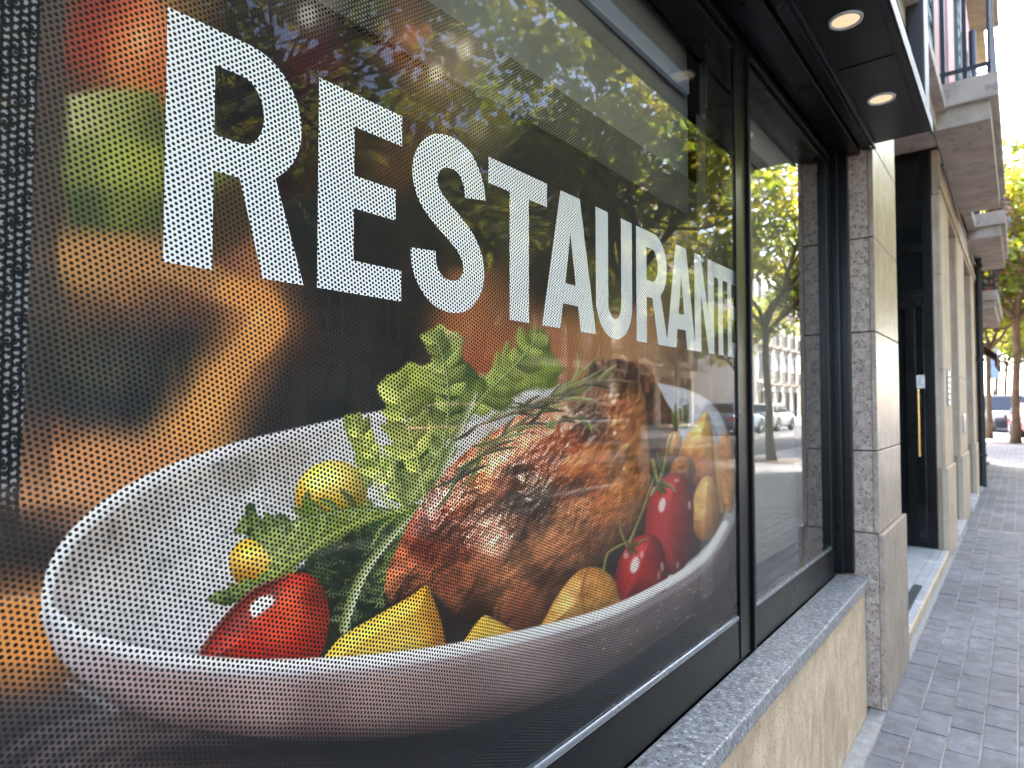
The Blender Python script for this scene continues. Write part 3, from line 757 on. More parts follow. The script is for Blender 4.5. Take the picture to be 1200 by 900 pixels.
stroke([(268,340),(302,352),(316,378),(300,404)], [22,34,34,30], (242,156,78), 11, opacity=0.95)
stroke([(306,385),(276,428),(246,468),(220,516),(196,548)], [28,34,38,40,40], (240,160,84), 10, opacity=0.9)
stroke([(30,560),(90,556),(150,556),(205,540)], [60,64,62,44], (226,148,92), 12, opacity=0.85)
stroke([(-20,740),(25,738),(60,730)], [76,72,60], (236,146,66), 9, opacity=0.85)
glow(304, 372, 18, 16, (255, 186, 104), 0.7); glow(245, 478, 16, 30, (252, 180, 96), 0.6, 30)
# sharp-ish vertical post at the left, and the dark edge strip with pale dots
ix = np.nonzero(U < 84)[0]
e1 = 48 - 0.043*V[ix]; e2 = 76 - 0.03*V[ix]
a = sstep(e1-1, e1+1, U[ix])*sstep(e2+4, e2-3, U[ix])*sstep(620, 520, V[ix])
over(ix, a*0.75, idw(U[ix], V[ix], [(60,30,(92,80,76)),(60,150,(84,72,68)),(60,300,(90,78,70)),(55,450,(66,63,62)),(50,560,(120,85,66))], 2, 30))
a = sstep(e1+1, e1-1, U[ix])
pit = 0.0068; qa = YY[ix]/(math.sqrt(3)*pit); qc = ZZ[ix]/pit
def _l(a_, c_): return np.sqrt(((a_ % 1 - 0.5)*math.sqrt(3))**2 + (c_ % 1 - 0.5)**2)
dd = np.minimum(_l(qa, qc), _l(qa+0.5, qc+0.5)) + 0.12*(fbm(U[ix], V[ix], 5, 2, 9)-0.5)
dot = sstep(0.34, 0.24, dd)*sstep(620, 560, V[ix])
over(ix, a*sstep(660, 560, V[ix]), C3(14,14,18) + dot[:, None]*(C3(150,150,158)-C3(14,14,18)))

# --- table streaks below the bowl
for i in range(9):
    x0 = -40+i*22; stroke([(x0, 905), (x0+60, 860+i*2), (x0+150, 830+i*6)], [5, 12, 4], (118+i*3, 104, 106) if i % 2 else (44, 44, 52), 8, opacity=0.35)
stroke([(78, 800), (112, 818), (136, 832)], [4, 7, 3], (190, 186, 192), 6.0, opacity=0.4)

# --- bowl
RIM = [(48,705),(56,664),(82,622),(130,580),(195,546),(270,520),(340,503),(420,486),(520,468),(640,452),(720,446),(772,449),(815,460),(842,482),(858,525),(862,575),(860,612),(835,652),(790,686),(720,722),(640,745),(560,764),(470,780),(380,789),(290,791),(200,784),(130,770),(80,748),(56,726)]
BODY = [(50,712),(56,748),(80,785),(130,822),(200,848),(290,862),(390,868),(480,862),(560,848),(640,822),(720,785),(790,740),(840,690),(864,640),(862,600),(700,640),(400,700),(120,700)]
def body_col(x, y):
    c = gaus(x, y, [(60,745,(215,205,212)),(110,790,(190,172,178)),(200,815,(176,150,150)),(300,815,(170,140,136)),(420,812,(165,136,132)),(520,800,(150,124,122)),(620,772,(140,118,118)),(720,735,(130,115,118)),(800,690,(120,108,112)),
                   (130,830,(120,98,100)),(250,850,(98,74,76)),(380,855,(84,62,64)),(480,845,(84,64,66)),(580,830,(70,56,60)),(680,790,(62,54,60)),(770,735,(66,60,66)),(840,680,(80,70,74)),(850,640,(105,90,92)),(300,790,(200,178,180)),(450,786,(196,172,172)),(600,762,(175,160,162))], 38.0)
    return np.clip(c*1.18*C3(255,248,246), 0, 1)
blob(BODY, body_col, R=26, soft=2.5, amb=0.62, dif=0.46, tex=0.05, texsc=6)
glow(360, 878, 330, 16, (22, 22, 28), 0.7, -2)
INN = [(62,704),(70,668),(98,628),(146,590),(210,558),(285,532),(360,514),(440,498),(540,480),(650,463),(725,457),(775,460),(810,472),(834,492),(846,530),(850,575),(848,606),(825,642),(784,674),(716,709),(638,731),(560,749),(470,764),(380,772),(290,773),(205,766),(140,752),(94,733),(70,718)]
blob(RIM, lambda x, y: idw(x, y, [(60,690,(238,236,242)),(110,600,(236,234,238)),(220,540,(232,228,232)),(340,506,(220,216,222)),(460,480,(225,222,228)),(800,460,(215,218,228)),(850,500,(205,208,220)),(120,765,(245,243,250)),(250,782,(250,248,255)),(400,782,(250,248,252)),(560,757,(238,234,238)),(700,722,(225,222,228)),(800,676,(210,210,218)),(855,600,(205,203,210))], 2, 12), R=12, soft=1.6, amb=0.78, dif=0.3)
def inner_col(x, y):
    c = idw(x, y, [(75,700,(196,184,184)),(90,655,(188,176,172)),(120,625,(182,168,162)),(170,600,(196,184,180)),(220,565,(204,194,190)),(280,560,(178,168,160)),(330,535,(196,186,178)),(380,515,(214,208,206)),(440,505,(226,224,228)),(330,575,(206,200,200)),(270,600,(216,212,214)),(200,640,(214,208,208)),(130,680,(206,198,198)),(150,720,(216,210,214)),(110,715,(222,216,220)),(220,690,(222,220,224)),(220,740,(228,222,230)),(240,620,(226,224,228)),(300,590,(226,226,230)),(390,540,(228,226,230)),(460,530,(232,234,230)),(340,620,(222,222,224)),(200,760,(235,230,238)),
                   (780,470,(206,212,226)),(820,490,(180,188,206)),(840,540,(170,176,192)),(845,600,(120,108,110)),(800,480,(210,216,230)),(330,770,(90,78,74)),(480,740,(60,44,40)),(620,720,(58,44,38)),(720,690,(50,36,34)),(800,640,(56,42,40))], 2.3, 9)
    return c*(1 + 0.10*(fbm(x, y, 14, 4, 21)-0.5) - 0.12*(fbm(x*1.4, y*0.8, 7, 3, 27) > 0.66))[:, None]
blob(INN, inner_col, R=14, soft=2.0, amb=0.86, dif=0.2)
# dark hollow under the food
HOL = [(232,772),(300,690),(400,650),(480,640),(600,560),(740,600),(790,560),(845,560),(846,604),(822,640),(780,672),(712,706),(636,729),(560,747),(470,762),(380,771),(300,773)]
blob(HOL, lambda x, y: idw(x, y, [(260,760,(120,85,70)),(380,690,(26,36,24)),(440,660,(22,32,22)),(500,730,(40,30,26)),(620,730,(48,34,28)),(700,690,(36,28,28)),(780,640,(46,30,28)),(830,600,(70,50,42)),(560,640,(40,28,22))], 2, 10), R=6, soft=4, amb=0.9, dif=0.1, tex=0.4, texsc=6)
# reflection-pale patch of plate behind
# --- yellow pieces
blob(ell(388,578,43,38,-20), lambda x, y: idw(x, y, [(370,560,(250,222,90)),(395,555,(250,225,110)),(362,585,(240,180,40)),(385,600,(235,170,30)),(410,585,(245,205,60))], 2, 8), R=34, soft=1.6, amb=0.62, dif=0.5, spec=0.25, gloss=18)
blob(ell(306,664,39,33,30), lambda x, y: idw(x, y, [(290,650,(245,190,50)),(315,645,(250,210,80)),(290,680,(225,150,30)),(325,670,(240,190,50))], 2, 8), R=30, soft=1.6, amb=0.62, dif=0.5, spec=0.2, gloss=18)
# --- rocket leaves
def leaf(pts, cpts, soft=1.8, R=9, tex=0.35, texsc=7, seed=3, amb=0.76, dif=0.5, wob=12.0):
    blob(pts, lambda x, y: gaus(x + 8*(fbm(x, y, 12, 2, seed+2)-0.5), y + 8*(fbm(x, y, 12, 2, seed+4)-0.5), cpts, 8.5), R=R, soft=soft, amb=amb, dif=dif, tex=tex, texsc=texsc, seed=seed, bump=0.9, bsc=11, wob=wob, wsc=11)
leaf([(562,470),(556,450),(574,432),(596,424),(608,402),(624,386),(640,392),(650,418),(662,436),(650,452),(624,458),(604,470),(588,482)],
     [(572,440,(205,205,150)),(590,440,(120,150,55)),(612,420,(80,120,45)),(632,402,(75,115,45)),(645,430,(120,155,50)),(620,448,(150,180,70)),(600,462,(110,140,50)),(600,435,(215,215,160)),(565,462,(60,90,40))], 4.0, 12, 0.3, 10, 4)
leaf([(498,390),(506,382),(524,384),(545,398),(546,416),(558,436),(576,452),(574,474),(556,484),(546,500),(530,512),(512,502),(500,512),(484,528),(466,524),(455,506),(453,484),(444,460),(452,443),(472,430),(480,424),(497,426),(512,421),(502,406)],
     [(505,390,(130,155,60)),(522,392,(215,215,150)),(540,405,(170,185,100)),(520,408,(70,105,50)),(540,430,(62,98,48)),(555,450,(75,110,50)),(510,432,(220,222,130)),(495,440,(170,185,75)),(470,440,(150,180,60)),(455,455,(170,195,75)),(470,470,(160,185,65)),(500,460,(120,145,55)),(522,465,(42,76,44)),(530,480,(34,62,42)),(515,485,(50,80,45)),(480,490,(222,228,200)),(492,500,(225,230,205)),(465,505,(190,205,110)),(545,470,(110,140,60)),(562,470,(170,190,90)),(535,500,(90,120,50)),(510,500,(190,200,110))], 2.6, 8, 0.22, 9, 5)
leaf([(400,488),(408,481),(420,484),(434,502),(443,524),(448,550),(440,566),(428,570),(420,552),(409,518),(401,500)],
     [(405,490,(140,170,60)),(418,505,(165,190,75)),(430,525,(155,180,70)),(438,550,(120,150,60)),(412,510,(185,205,95)),(425,555,(150,175,80))], 1.8, 8, 0.2, 8, 6)
leaf([(452,566),(456,534),(468,510),(488,500),(508,508),(521,520),(524,545),(508,572),(488,590),(465,590)],
     [(458,540,(150,175,85)),(470,515,(170,190,100)),(490,505,(120,150,60)),(500,530,(40,70,42)),(485,545,(36,62,40)),(510,555,(70,100,50)),(470,570,(110,140,65)),(490,580,(150,175,80)),(518,530,(140,165,75))], 1.8, 8, 0.35, 7, 7)
leaf([(240,704),(256,694),(276,688),(300,676),(318,660),(305,640),(286,630),(274,622),(284,607),(289,590),(298,592),(304,606),(322,604),(345,610),(352,600),(360,576),(372,590),(392,602),(424,592),(448,596),(440,612),(404,634),(372,652),(345,664),(322,684),(300,700),(268,710)],
     [(250,702,(70,105,45)),(290,600,(50,85,40)),(285,620,(45,75,40)),(310,615,(90,125,55)),(340,625,(170,190,110)),(365,595,(95,130,45)),(380,620,(130,160,60)),(420,602,(120,150,55)),(330,650,(150,175,80)),(345,640,(120,150,60)),(300,690,(110,140,55)),(310,630,(150,175,95))], 1.6, 7, 0.35, 6, 8)
leaf([(356,664),(372,645),(404,628),(440,606),(478,590),(506,600),(498,628),(476,655),(462,690),(446,716),(420,736),(398,742),(384,712),(372,690)],
     [(370,662,(44,70,36)),(400,645,(26,44,28)),(440,620,(50,80,40)),(480,600,(90,125,55)),(495,610,(60,90,45)),(440,670,(24,42,28)),(420,710,(22,38,26)),(465,650,(60,92,44)),(455,690,(34,56,30)),(400,700,(20,34,24))], 1.6, 6, 0.8, 6, 9)
for i in range(46):                         # crinkled highlights in the dark leaves
    x0 = 385 + rng.rand()*110; y0 = 600 + rng.rand()*120
    if x0 + (y0-600)*0.35 > 512: continue
    a_ = rng.rand()*3.14; L_ = 3 + rng.rand()*7
    stroke([(x0, y0), (x0+L_*math.cos(a_), y0+L_*math.sin(a_))], [1.4, 2.4, 1.0][:2], (120+int(rng.rand()*60), 160, 70), 1.0, opacity=0.5)
def rocket(P, nl, ln, wd, tone, sd, soft=1.3):
    r = np.random.RandomState(sd); Q = smooth_poly(P, 12, closed=False); n_ = len(Q)
    for i in range(nl):
        t = 0.15 + 0.85*(i+0.5)/nl; k = min(int(t*(n_-2)), n_-2); p = Q[k]; tg = Q[k+1]-Q[k]; a0 = math.atan2(tg[1], tg[0])
        for sg in (-1, 1):
            L_ = ln*(0.55+0.7*r.rand())*(0.55+0.9*math.sin(math.pi*min(1, t*0.8+0.12))); an = a0 + sg*math.radians(48+28*r.rand())
            d1 = np.array((math.cos(an), math.sin(an))); d2 = np.array((math.cos(an-sg*0.5), math.sin(an-sg*0.5)))
            f = 0.7 + 0.65*r.rand(); g_ = sum(tone)/3.0; c = tuple(int(min(255, (v*0.84 + g_*0.16 + (8 if q_ == 0 else 0))*f)) for q_, v in enumerate(tone))
            stroke([p, p+d1*L_*0.5, p+d1*L_*0.7+d2*L_*0.35], [wd*0.7, wd*(0.9+0.5*r.rand()), wd*0.25], c, soft, tuple(min(255, int(v*1.35)+12) for v in c), n=4)
            if r.rand() < 0.7: stroke([p, p+d1*L_*0.45+d2*L_*0.2], [1.2, 0.6], tuple(min(255, v+70) for v in c), 0.7, opacity=0.7)
    stroke(P, [4.5, 4, 3, 1.5], tuple(int(v*0.9) for v in tone), 1.0, tuple(min(255, v+85) for v in tone))
rocket([(470,600),(420,596),(370,604),(318,618),(280,612)], 9, 17, 9, (92,128,48), 61)
rocket([(478,602),(452,560),(430,520),(410,486)], 7, 15, 9, (150,176,62), 62)
rocket([(500,590),(490,540),(476,490),(462,446)], 8, 22, 12, (148,174,64), 63, 1.8)
rocket([(510,560),(524,500),(524,440),(508,388)], 9, 20, 11, (112,146,56), 64, 2.2)
rocket([(540,500),(572,460),(604,428),(634,390)], 8, 20, 11, (116,150,52), 65, 3.2)
rocket([(480,606),(440,650),(420,690),(398,732)], 8, 17, 9, (48,78,38), 66)
rocket([(492,600),(470,640),(456,676),(440,712)], 7, 14, 7, (70,108,44), 67)
rocket([(360,650),(330,672),(290,690),(246,702)], 6, 11, 7, (92,126,48), 68)
stroke([(556,462),(540,500),(520,545),(505,588)], [6, 8, 9, 7], (120,150,80), 1.6, (225,232,190))
stroke([(302,696),(338,664),(392,628),(440,608),(482,598)], [5, 8, 8, 7, 4], (96,128,42), 1.4, (190,208,92))
stroke([(488,598),(456,632),(428,668),(412,704),(402,738)], [5, 8, 10, 11, 9], (128,150,70), 1.4, (225,230,190))
stroke([(436,640),(446,620),(462,606)], [3, 4, 3], (150,175,80), 1.2); stroke([(450,662),(474,636),(490,622)], [3, 3, 2], (110,145,55), 1.2)
stroke([(520,520),(498,556),(480,590)], [2, 3, 2], (190,205,130), 1.0); stroke([(470,512),(462,540),(462,572)], [3, 3, 2], (190,205,120), 1.2)
stroke([(440,560),(450,585),(470,600)], [4, 4, 3], (200,212,140), 1.4)
# --- red pepper wedge
blob([(233,770),(246,745),(268,716),(300,688),(336,674),(362,673),(380,692),(386,722),(380,756),(364,780),(330,787),(280,787),(248,786)],
     lambda x, y: idw(x, y, [(245,765,(150,30,22)),(275,725,(120,28,20)),(310,695,(110,30,22)),(350,685,(190,45,22)),(320,730,(225,58,26)),(290,760,(215,40,20)),(350,760,(205,38,20)),(375,720,(200,52,26)),(300,780,(190,28,18)),(340,715,(230,72,30)),(372,700,(150,40,24))], 2.2, 8), R=38, soft=1.5, amb=0.72, dif=0.42, tex=0.10, texsc=5, spec=0.15, gloss=14)
blob([(292,712),(304,700),(318,698),(322,706),(310,716),(298,724)], (250,240,240), R=3, soft=2.0, amb=0.9, dif=0.2, bump=0.8, bsc=4)
stroke([(236,768),(262,727),(298,692),(338,676)], [2.5, 4, 5, 3], (60,18,14), 1.6, (170,110,90), opacity=0.8)
# --- roast
def meat_col(x, y):
    c = idw(x, y, [(458,690,(178,98,62)),(465,650,(165,84,52)),(480,620,(130,54,36)),(505,590,(165,100,92)),(500,640,(82,30,20)),(490,680,(170,92,56)),(520,600,(110,42,28)),(530,560,(150,66,44)),(555,530,(176,84,52)),(560,560,(178,92,44)),(545,590,(160,80,48)),(575,540,(190,110,64)),(600,520,(166,78,50)),(590,565,(150,80,60)),
     (540,640,(96,38,24)),(525,670,(150,76,48)),(560,620,(150,84,66)),(580,630,(186,130,116)),(610,590,(48,34,30)),(630,580,(58,42,36)),(600,610,(110,66,52)),(560,670,(140,76,48)),(580,700,(160,96,64)),(620,660,(160,98,64)),(650,620,(166,104,70)),(680,600,(164,100,66)),(640,700,(130,74,48)),(610,720,(110,58,40)),(570,720,(98,52,36)),(670,650,(150,90,60)),(690,640,(112,66,46)),(650,680,(120,70,48)),
     (630,490,(136,62,42)),(650,480,(150,76,52)),(660,520,(140,58,34)),(640,540,(120,50,32)),(675,545,(168,84,38)),(690,570,(120,56,30)),(660,570,(96,44,28)),(700,500,(70,36,26)),(680,480,(74,40,28)),(690,455,(120,62,44)),(720,440,(84,46,34)),(740,432,(76,42,32)),
     (715,480,(140,72,46)),(730,500,(190,112,62)),(745,520,(196,122,70)),(725,550,(198,118,60)),(745,570,(190,116,66)),(735,600,(178,106,64)),(712,600,(170,92,48)),(715,630,(128,78,54)),(750,470,(176,104,62)),(755,600,(130,80,54)),(700,540,(168,84,40))], 2.3, 6)
    return c
MEAT = [(452,698),(453,672),(466,640),(485,603),(510,567),(540,535),(575,508),(610,486),(650,462),(690,438),(705,427),(722,421),(740,424),(750,436),(755,462),(759,505),(762,560),(756,600),(740,628),(715,652),(690,670),(664,692),(648,720),(632,738),(605,742),(575,730),(545,730),(520,708),(500,690),(480,700),(462,708)]
def meat_layer():
    # rear piece
    blob([(736,426),(752,426),(766,440),(776,462),(790,488),(796,520),(792,545),(770,572),(756,560),(750,500),(744,455)],
         lambda x, y: idw(x, y, [(750,440,(140,82,54)),(765,450,(150,88,58)),(758,470,(62,40,32)),(775,480,(120,70,50)),(770,510,(50,34,28)),(785,510,(110,62,48)),(765,545,(34,26,26)),(790,530,(130,66,44))], 2.2, 6), R=14, soft=1.4, amb=0.6, dif=0.5, bump=1.6, bsc=10, seed=14, tex=0.5, texsc=5)
    P = smooth_poly(MEAT, 5); ix = sel(P, 6); x, y = U[ix], V[ix]
    s, nx, ny = sdf(x, y, P)
    s = s + 2.4*(fbm(x, y, 9, 3, 33)-0.5)
    a = sstep(1.4, -1.4, s); k = np.nonzero(a > 0.003)[0]
    ix, x, y, s, nx, ny, a = ix[k], x[k], y[k], s[k], nx[k], ny[k], a[k]
    q = np.clip(1+s/60, 0, 1)
    # grain runs up to the right on the roast, nearly upright on the pale cut face
    face = sstep(690, 712, x + 0.12*(y-520))
    th = np.where(face > 0.5, math.radians(-82), math.radians(-52))
    ca, sa = np.cos(th), np.sin(th)
    wxx = x + 7*(fbm(x, y, 22, 2, 50)-0.5)*2; wyy = y + 7*(fbm(x, y, 22, 2, 52)-0.5)*2
    g1 = (wxx*ca + wyy*sa)/2.3; g2 = -wxx*sa + wyy*ca
    def H(dx=0.0, dy=0.0):
        A = g1 + (dx*ca+dy*sa)/2.3; B = g2 - dx*sa + dy*ca
        r = 1 - np.abs(2*fbm(A, B, 13, 4, 15, 0.55)-1)
        return 4.2*r + 5.4*fbm(x+dx, y+dy, 7.0, 3, 20) + 9*fbm(x+dx, y+dy, 24, 2, 24) + 12*fbm(x+dx, y+dy, 55, 2, 28)
    e = 0.9
    h0 = H(); hx = (H(e, 0)-h0)/e; hy = (H(0, e)-h0)/e
    rough = 0.55 + 0.35*sstep(0.45, 0.6, fbm(x, y, 45, 2, 26)) - 0.25*sstep(600, 660, y)*sstep(540, 580, x)
    px_ = nx*q**1.5*0.8 - hx*rough*0.75; py_ = ny*q**1.5*0.8 - hy*rough*0.75
    ln = np.sqrt(px_**2+py_**2+1); px_, py_, pz = px_/ln, py_/ln, 1/ln
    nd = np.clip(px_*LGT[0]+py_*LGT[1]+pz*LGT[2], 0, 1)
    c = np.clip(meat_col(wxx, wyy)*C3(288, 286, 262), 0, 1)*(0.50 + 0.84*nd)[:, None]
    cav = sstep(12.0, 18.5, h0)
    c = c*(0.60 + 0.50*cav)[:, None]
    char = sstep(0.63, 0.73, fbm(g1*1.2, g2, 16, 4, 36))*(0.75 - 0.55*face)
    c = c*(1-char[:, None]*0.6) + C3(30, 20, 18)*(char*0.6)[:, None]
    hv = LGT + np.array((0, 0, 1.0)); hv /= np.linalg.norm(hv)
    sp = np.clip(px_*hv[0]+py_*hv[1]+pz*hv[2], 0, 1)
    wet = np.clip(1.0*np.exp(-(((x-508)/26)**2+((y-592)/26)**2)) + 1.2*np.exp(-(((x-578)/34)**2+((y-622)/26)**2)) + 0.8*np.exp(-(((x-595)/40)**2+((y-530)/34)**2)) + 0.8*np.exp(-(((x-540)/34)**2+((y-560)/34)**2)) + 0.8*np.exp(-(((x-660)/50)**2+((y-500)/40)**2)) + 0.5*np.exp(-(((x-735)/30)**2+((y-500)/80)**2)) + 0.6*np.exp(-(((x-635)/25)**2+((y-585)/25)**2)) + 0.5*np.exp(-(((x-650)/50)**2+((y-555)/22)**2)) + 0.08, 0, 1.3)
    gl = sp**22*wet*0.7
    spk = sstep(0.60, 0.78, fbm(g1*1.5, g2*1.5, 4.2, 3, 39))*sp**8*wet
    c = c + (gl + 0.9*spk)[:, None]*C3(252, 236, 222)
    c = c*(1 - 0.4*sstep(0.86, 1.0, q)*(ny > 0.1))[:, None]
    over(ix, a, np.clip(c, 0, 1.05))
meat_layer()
for i in range(60):                          # crisp bits along the top edge
    t = rng.rand(); x0 = 688 + t*82; y0 = 424 + max(0, (t-0.6))*70 + rng.rand()*14
    stroke([(x0, y0+6), (x0 + rng.rand()*6-3, y0 - rng.rand()*6)], [4, 1.6], [(56,32,26), (150,88,64), (96,54,40), (40,26,24)][i % 4], 1.0, opacity=0.8)
# --- rosemary
def sprig(P, nn, sd, lo=12, hi=26, cset=None):
    r = np.random.RandomState(sd); Q = smooth_poly(P, 10, closed=False); cset = cset or [(86,100,44),(54,68,34),(120,128,64),(84,70,46),(46,44,30),(140,140,84)]
    stroke(P, [2, 4, 4, 3, 2][:max(2, len(P))], (92,78,50), 1.0, (176,160,116))
    for i in range(nn):
        k = int(r.rand()*(len(Q)-2)); p = Q[k]; t = Q[k+1]-Q[k]; an = math.atan2(t[1], t[0]) + (1 if i % 2 else -1)*math.radians(8+r.rand()*18) + (0 if r.rand() < .8 else math.pi)
        L_ = lo + r.rand()*(hi-lo)
        m_ = p + 0.5*L_*np.array((math.cos(an), math.sin(an))); q = m_ + 0.5*L_*np.array((math.cos(an+0.25), math.sin(an+0.25)))
        c = cset[int(r.rand()*len(cset))]
        stroke([p, m_, q], [2.4, 4.6, 1.2], c, 0.7, tuple(min(255, v+60) for v in c), n=3)
sprig([(528,572),(558,540),(592,508),(634,480),(676,460),(704,446)], 30, 5, 26, 46)
sprig([(556,500),(600,484),(644,466),(690,448)], 16, 6, 20, 36)
stroke([(672,446),(678,430),(676,414)], [3, 3, 1], (150,150,80), 0.9, (205,205,140)); stroke([(678,440),(690,428),(700,418)], [3, 3, 1], (120,120,70), 0.9, (190,185,120))
sprig([(640,500),(676,490),(700,505)], 10, 8, 8, 16)
# --- potatoes, tomatoes, wedges
blob([(373,782),(378,772),(400,746),(440,722),(480,699),(500,686),(508,702),(518,732),(522,756),(520,766),(470,776),(420,783)],
     lambda x, y: idw(x, y, [(390,775,(232,192,60)),(430,740,(240,200,66)),(470,715,(236,194,60)),(498,695,(230,172,40)),(510,730,(214,140,36)),(516,758,(206,128,34)),(480,750,(242,206,84)),(440,770,(244,208,80)),(495,740,(236,180,56))], 2.2, 7), R=22, soft=1.3, amb=0.74, dif=0.4, tex=0.10, texsc=4, spec=0.12, gloss=20)
stroke([(500,687),(512,722),(521,760)], [2, 3.5, 3], (196,116,30), 1.5, opacity=0.7)
blob([(542,760),(550,742),(566,722),(580,726),(598,736),(612,745),(584,754)], lambda x, y: idw(x, y, [(550,750,(224,178,60)),(568,728,(230,184,60)),(600,742,(220,150,46)),(575,745,(238,196,80))], 2, 6), R=14, soft=1.2, amb=0.7, dif=0.45, tex=0.12, texsc=4)
blob([(635,742),(642,718),(656,694),(672,674),(688,665),(706,667),(722,682),(731,702),(730,714),(690,728)],
     lambda x, y: idw(x, y, [(645,725,(218,150,60)),(660,705,(232,172,86)),(675,685,(226,160,76)),(690,672,(196,120,44)),(705,690,(216,144,56)),(720,705,(206,132,50)),(690,715,(224,156,66)),(684,690,(168,96,36))], 2.2, 7), R=26, soft=1.3, amb=0.66, dif=0.5, tex=0.22, texsc=3.5, bump=0.5, bsc=6, spec=0.18, gloss=16)
stroke([(688,668),(682,695),(686,722)], [2, 4, 2], (150,84,30), 2.0, opacity=0.6)
# right-hand potatoes
blob([(797,535),(804,512),(816,496),(828,482),(834,500),(838,540),(842,580),(838,600),(822,575),(806,560)],
     lambda x, y: idw(x, y, [(805,520,(232,160,70)),(822,500,(244,186,88)),(830,520,(236,160,60)),(815,545,(196,104,44)),(835,560,(200,120,50)),(825,570,(140,66,36)),(800,535,(190,100,40))], 2.2, 6), R=16, soft=1.3, amb=0.7, dif=0.45, tex=0.2, texsc=4, spec=0.2, gloss=14)
stroke([(838,520),(842,560),(846,600)], [3, 4, 3], (220,160,84), 1.5)
blob(ell(800,553,15,20,10), (176,104,54), R=14, soft=1.6, tex=0.35, texsc=4, bump=0.6, bsc=5)
blob(ell(827,596,16,38,4), lambda x, y: idw(x, y, [(820,575,(230,170,90)),(832,585,(220,150,70)),(825,620,(200,124,52)),(835,610,(190,116,50)),(818,600,(236,176,92))], 2, 6), R=18, soft=1.3, amb=0.68, dif=0.5, tex=0.2, texsc=3.5, spec=0.2, gloss=18)
glow(846, 590, 8, 40, (120, 84, 50), 0.5)
blob(ell(790,520,9,15,10), (214,140,66), R=10, soft=1.3, amb=0.66, dif=0.5, tex=0.25, texsc=4, spec=0.2, gloss=16)
blob([(842,520),(850,508),(858,520),(862,560),(858,600),(848,590),(844,560)], (206,134,66), R=9, soft=1.4, amb=0.66, dif=0.5, tex=0.25, texsc=4)
# tomatoes
def tomato(P, seed, hl):
    blob(P, lambda x, y: (C3(206,36,38) - 0.10*(fbm(x, y, 20, 3, seed)-0.5)[:, None]*C3(255,120,120)), R=30, soft=1.3, amb=0.50, dif=0.62, spec=0.10, gloss=24, edge_dark=0.25)
    for (hx, hy, ra, rb_, an, al) in hl:
        blob(ell(hx, hy, ra, rb_, an, 12), (255,240,238), R=2, soft=1.6, amb=0.95, dif=0.1, bump=1.0, bsc=4, opacity=al)
tomato([(757,600),(764,574),(782,556),(800,556),(810,574),(813,602),(810,640),(800,668),(788,674),(772,660),(756,640)], 3, [(776,592,4,9,10,.9),(808,592,1.6,5,0,.7),(764,576,3,6,25,.6),(793,563,3,2,0,.6),(794,662,2,4,0,.5)])
tomato([(722,684),(724,660),(736,638),(748,628),(764,626),(776,640),(782,668),(781,690),(766,698),(742,706),(730,708)], 4, [(744,662,5,10,15,.95),(752,650,2,4,0,.7),(776,664,1.8,6,0,.6),(772,674,1.5,5,0,.5),(734,650,3,5,20,.6)])
glow(800, 640, 14, 24, (90, 20, 24), 0.35); glow(725, 668, 6, 24, (90, 16, 20), 0.3)
# vine stalks
for P_, wdt in (([(708,668),(712,650),(722,642),(738,634)], [3,3,3,2]), ([(738,634),(750,608),(762,574),(766,562)], [2.5,3,3,2]), ([(735,640),(728,622),(727,606)], [2,2.5,1]), ([(738,638),(744,622),(752,600)], [2,3,1]), ([(766,578),(776,556),(784,520),(788,508)], [3,3,3,2]), ([(764,540),(768,556),(772,572)], [6,4,2]), ([(776,556),(770,530)], [3,1]), ([(744,640),(752,634),(760,632)], [3,3,1]), ([(776,566),(786,570),(792,578)], [4,4,1])):
    stroke(P_, wdt, (78,80,34), 0.9, (190,170,84))
for (cx_, cy_, r) in ((741, 640, 9), (776, 570, 8), (772, 545, 7)):
    for i in range(12):
        an = rng.rand()*6.28; stroke([(cx_, cy_), (cx_+r*math.cos(an)*0.8, cy_+r*math.sin(an)*1.3)], [2.4, 0.8], (44+int(rng.rand()*60), 62+int(rng.rand()*50), 30), 0.8)
for i in range(16):                          # herb tuft behind the right potatoes
    x0 = 788 + rng.rand()*20; y0 = 500; stroke([(x0, y0), (x0-3+rng.rand()*6, 470 + rng.rand()*14)], [3, 1], (60+int(rng.rand()*60), 96, 44), 1.2)
# --- front rim laid over the food: bright lip and the soft shade under it
LIP = [(62,720),(92,744),(140,762),(205,775),(290,782),(380,780),(470,772),(560,757),(638,739),(716,716),(786,681),(828,650),(850,614)]
stroke(LIP, [14,18,19,19,19,18,17,15,13,11,9,8,7], (232,228,236), 2.2, (252,250,255))
stroke([(a_, b_+12) for a_, b_ in LIP[1:]], [8,12,14,14,13,12,10,9,7,5,4,3], (196,178,184), 4.5, opacity=0.5)
stroke(LIP[8:], [3,4,4,3,3], (252,250,252), 1.0, opacity=0.8)
glow(690, 790, 60, 22, (96, 88, 92), 0.5, -28)
for i in range(26):                          # sparkles on the bowl's flank
    x0 = 690 + rng.rand()*150; y0 = 700 - (x0-716)*0.42 + 18 + rng.rand()*50
    stroke([(x0, y0), (x0+1.5+rng.rand()*2, y0-1)], [1.6, 1.0], (180, 160, 140), 0.9, opacity=0.6)
# grain of the print
col *= (1 + 0.10*(rng.rand(NPT).astype(np.float32)-0.5))[:, None]
gm = np.clip((col[:, 1]-col[:, 0])*5, 0, 1); col[:, 1] *= 1-0.15*gm; col[:, 0] *= 1-0.03*gm; col[:, 2] *= 1-0.08*gm
lum = col.mean(1, keepdims=True); col = lum + (col-lum)*0.93
col = np.clip(0.045 + 0.955*col, 0.03, 1.0)
lincol = np.where(col <= 0.04045, col/12.92, ((col+0.055)/1.055)**2.4)*np.array((1.0, 0.93, 0.85), np.float32)

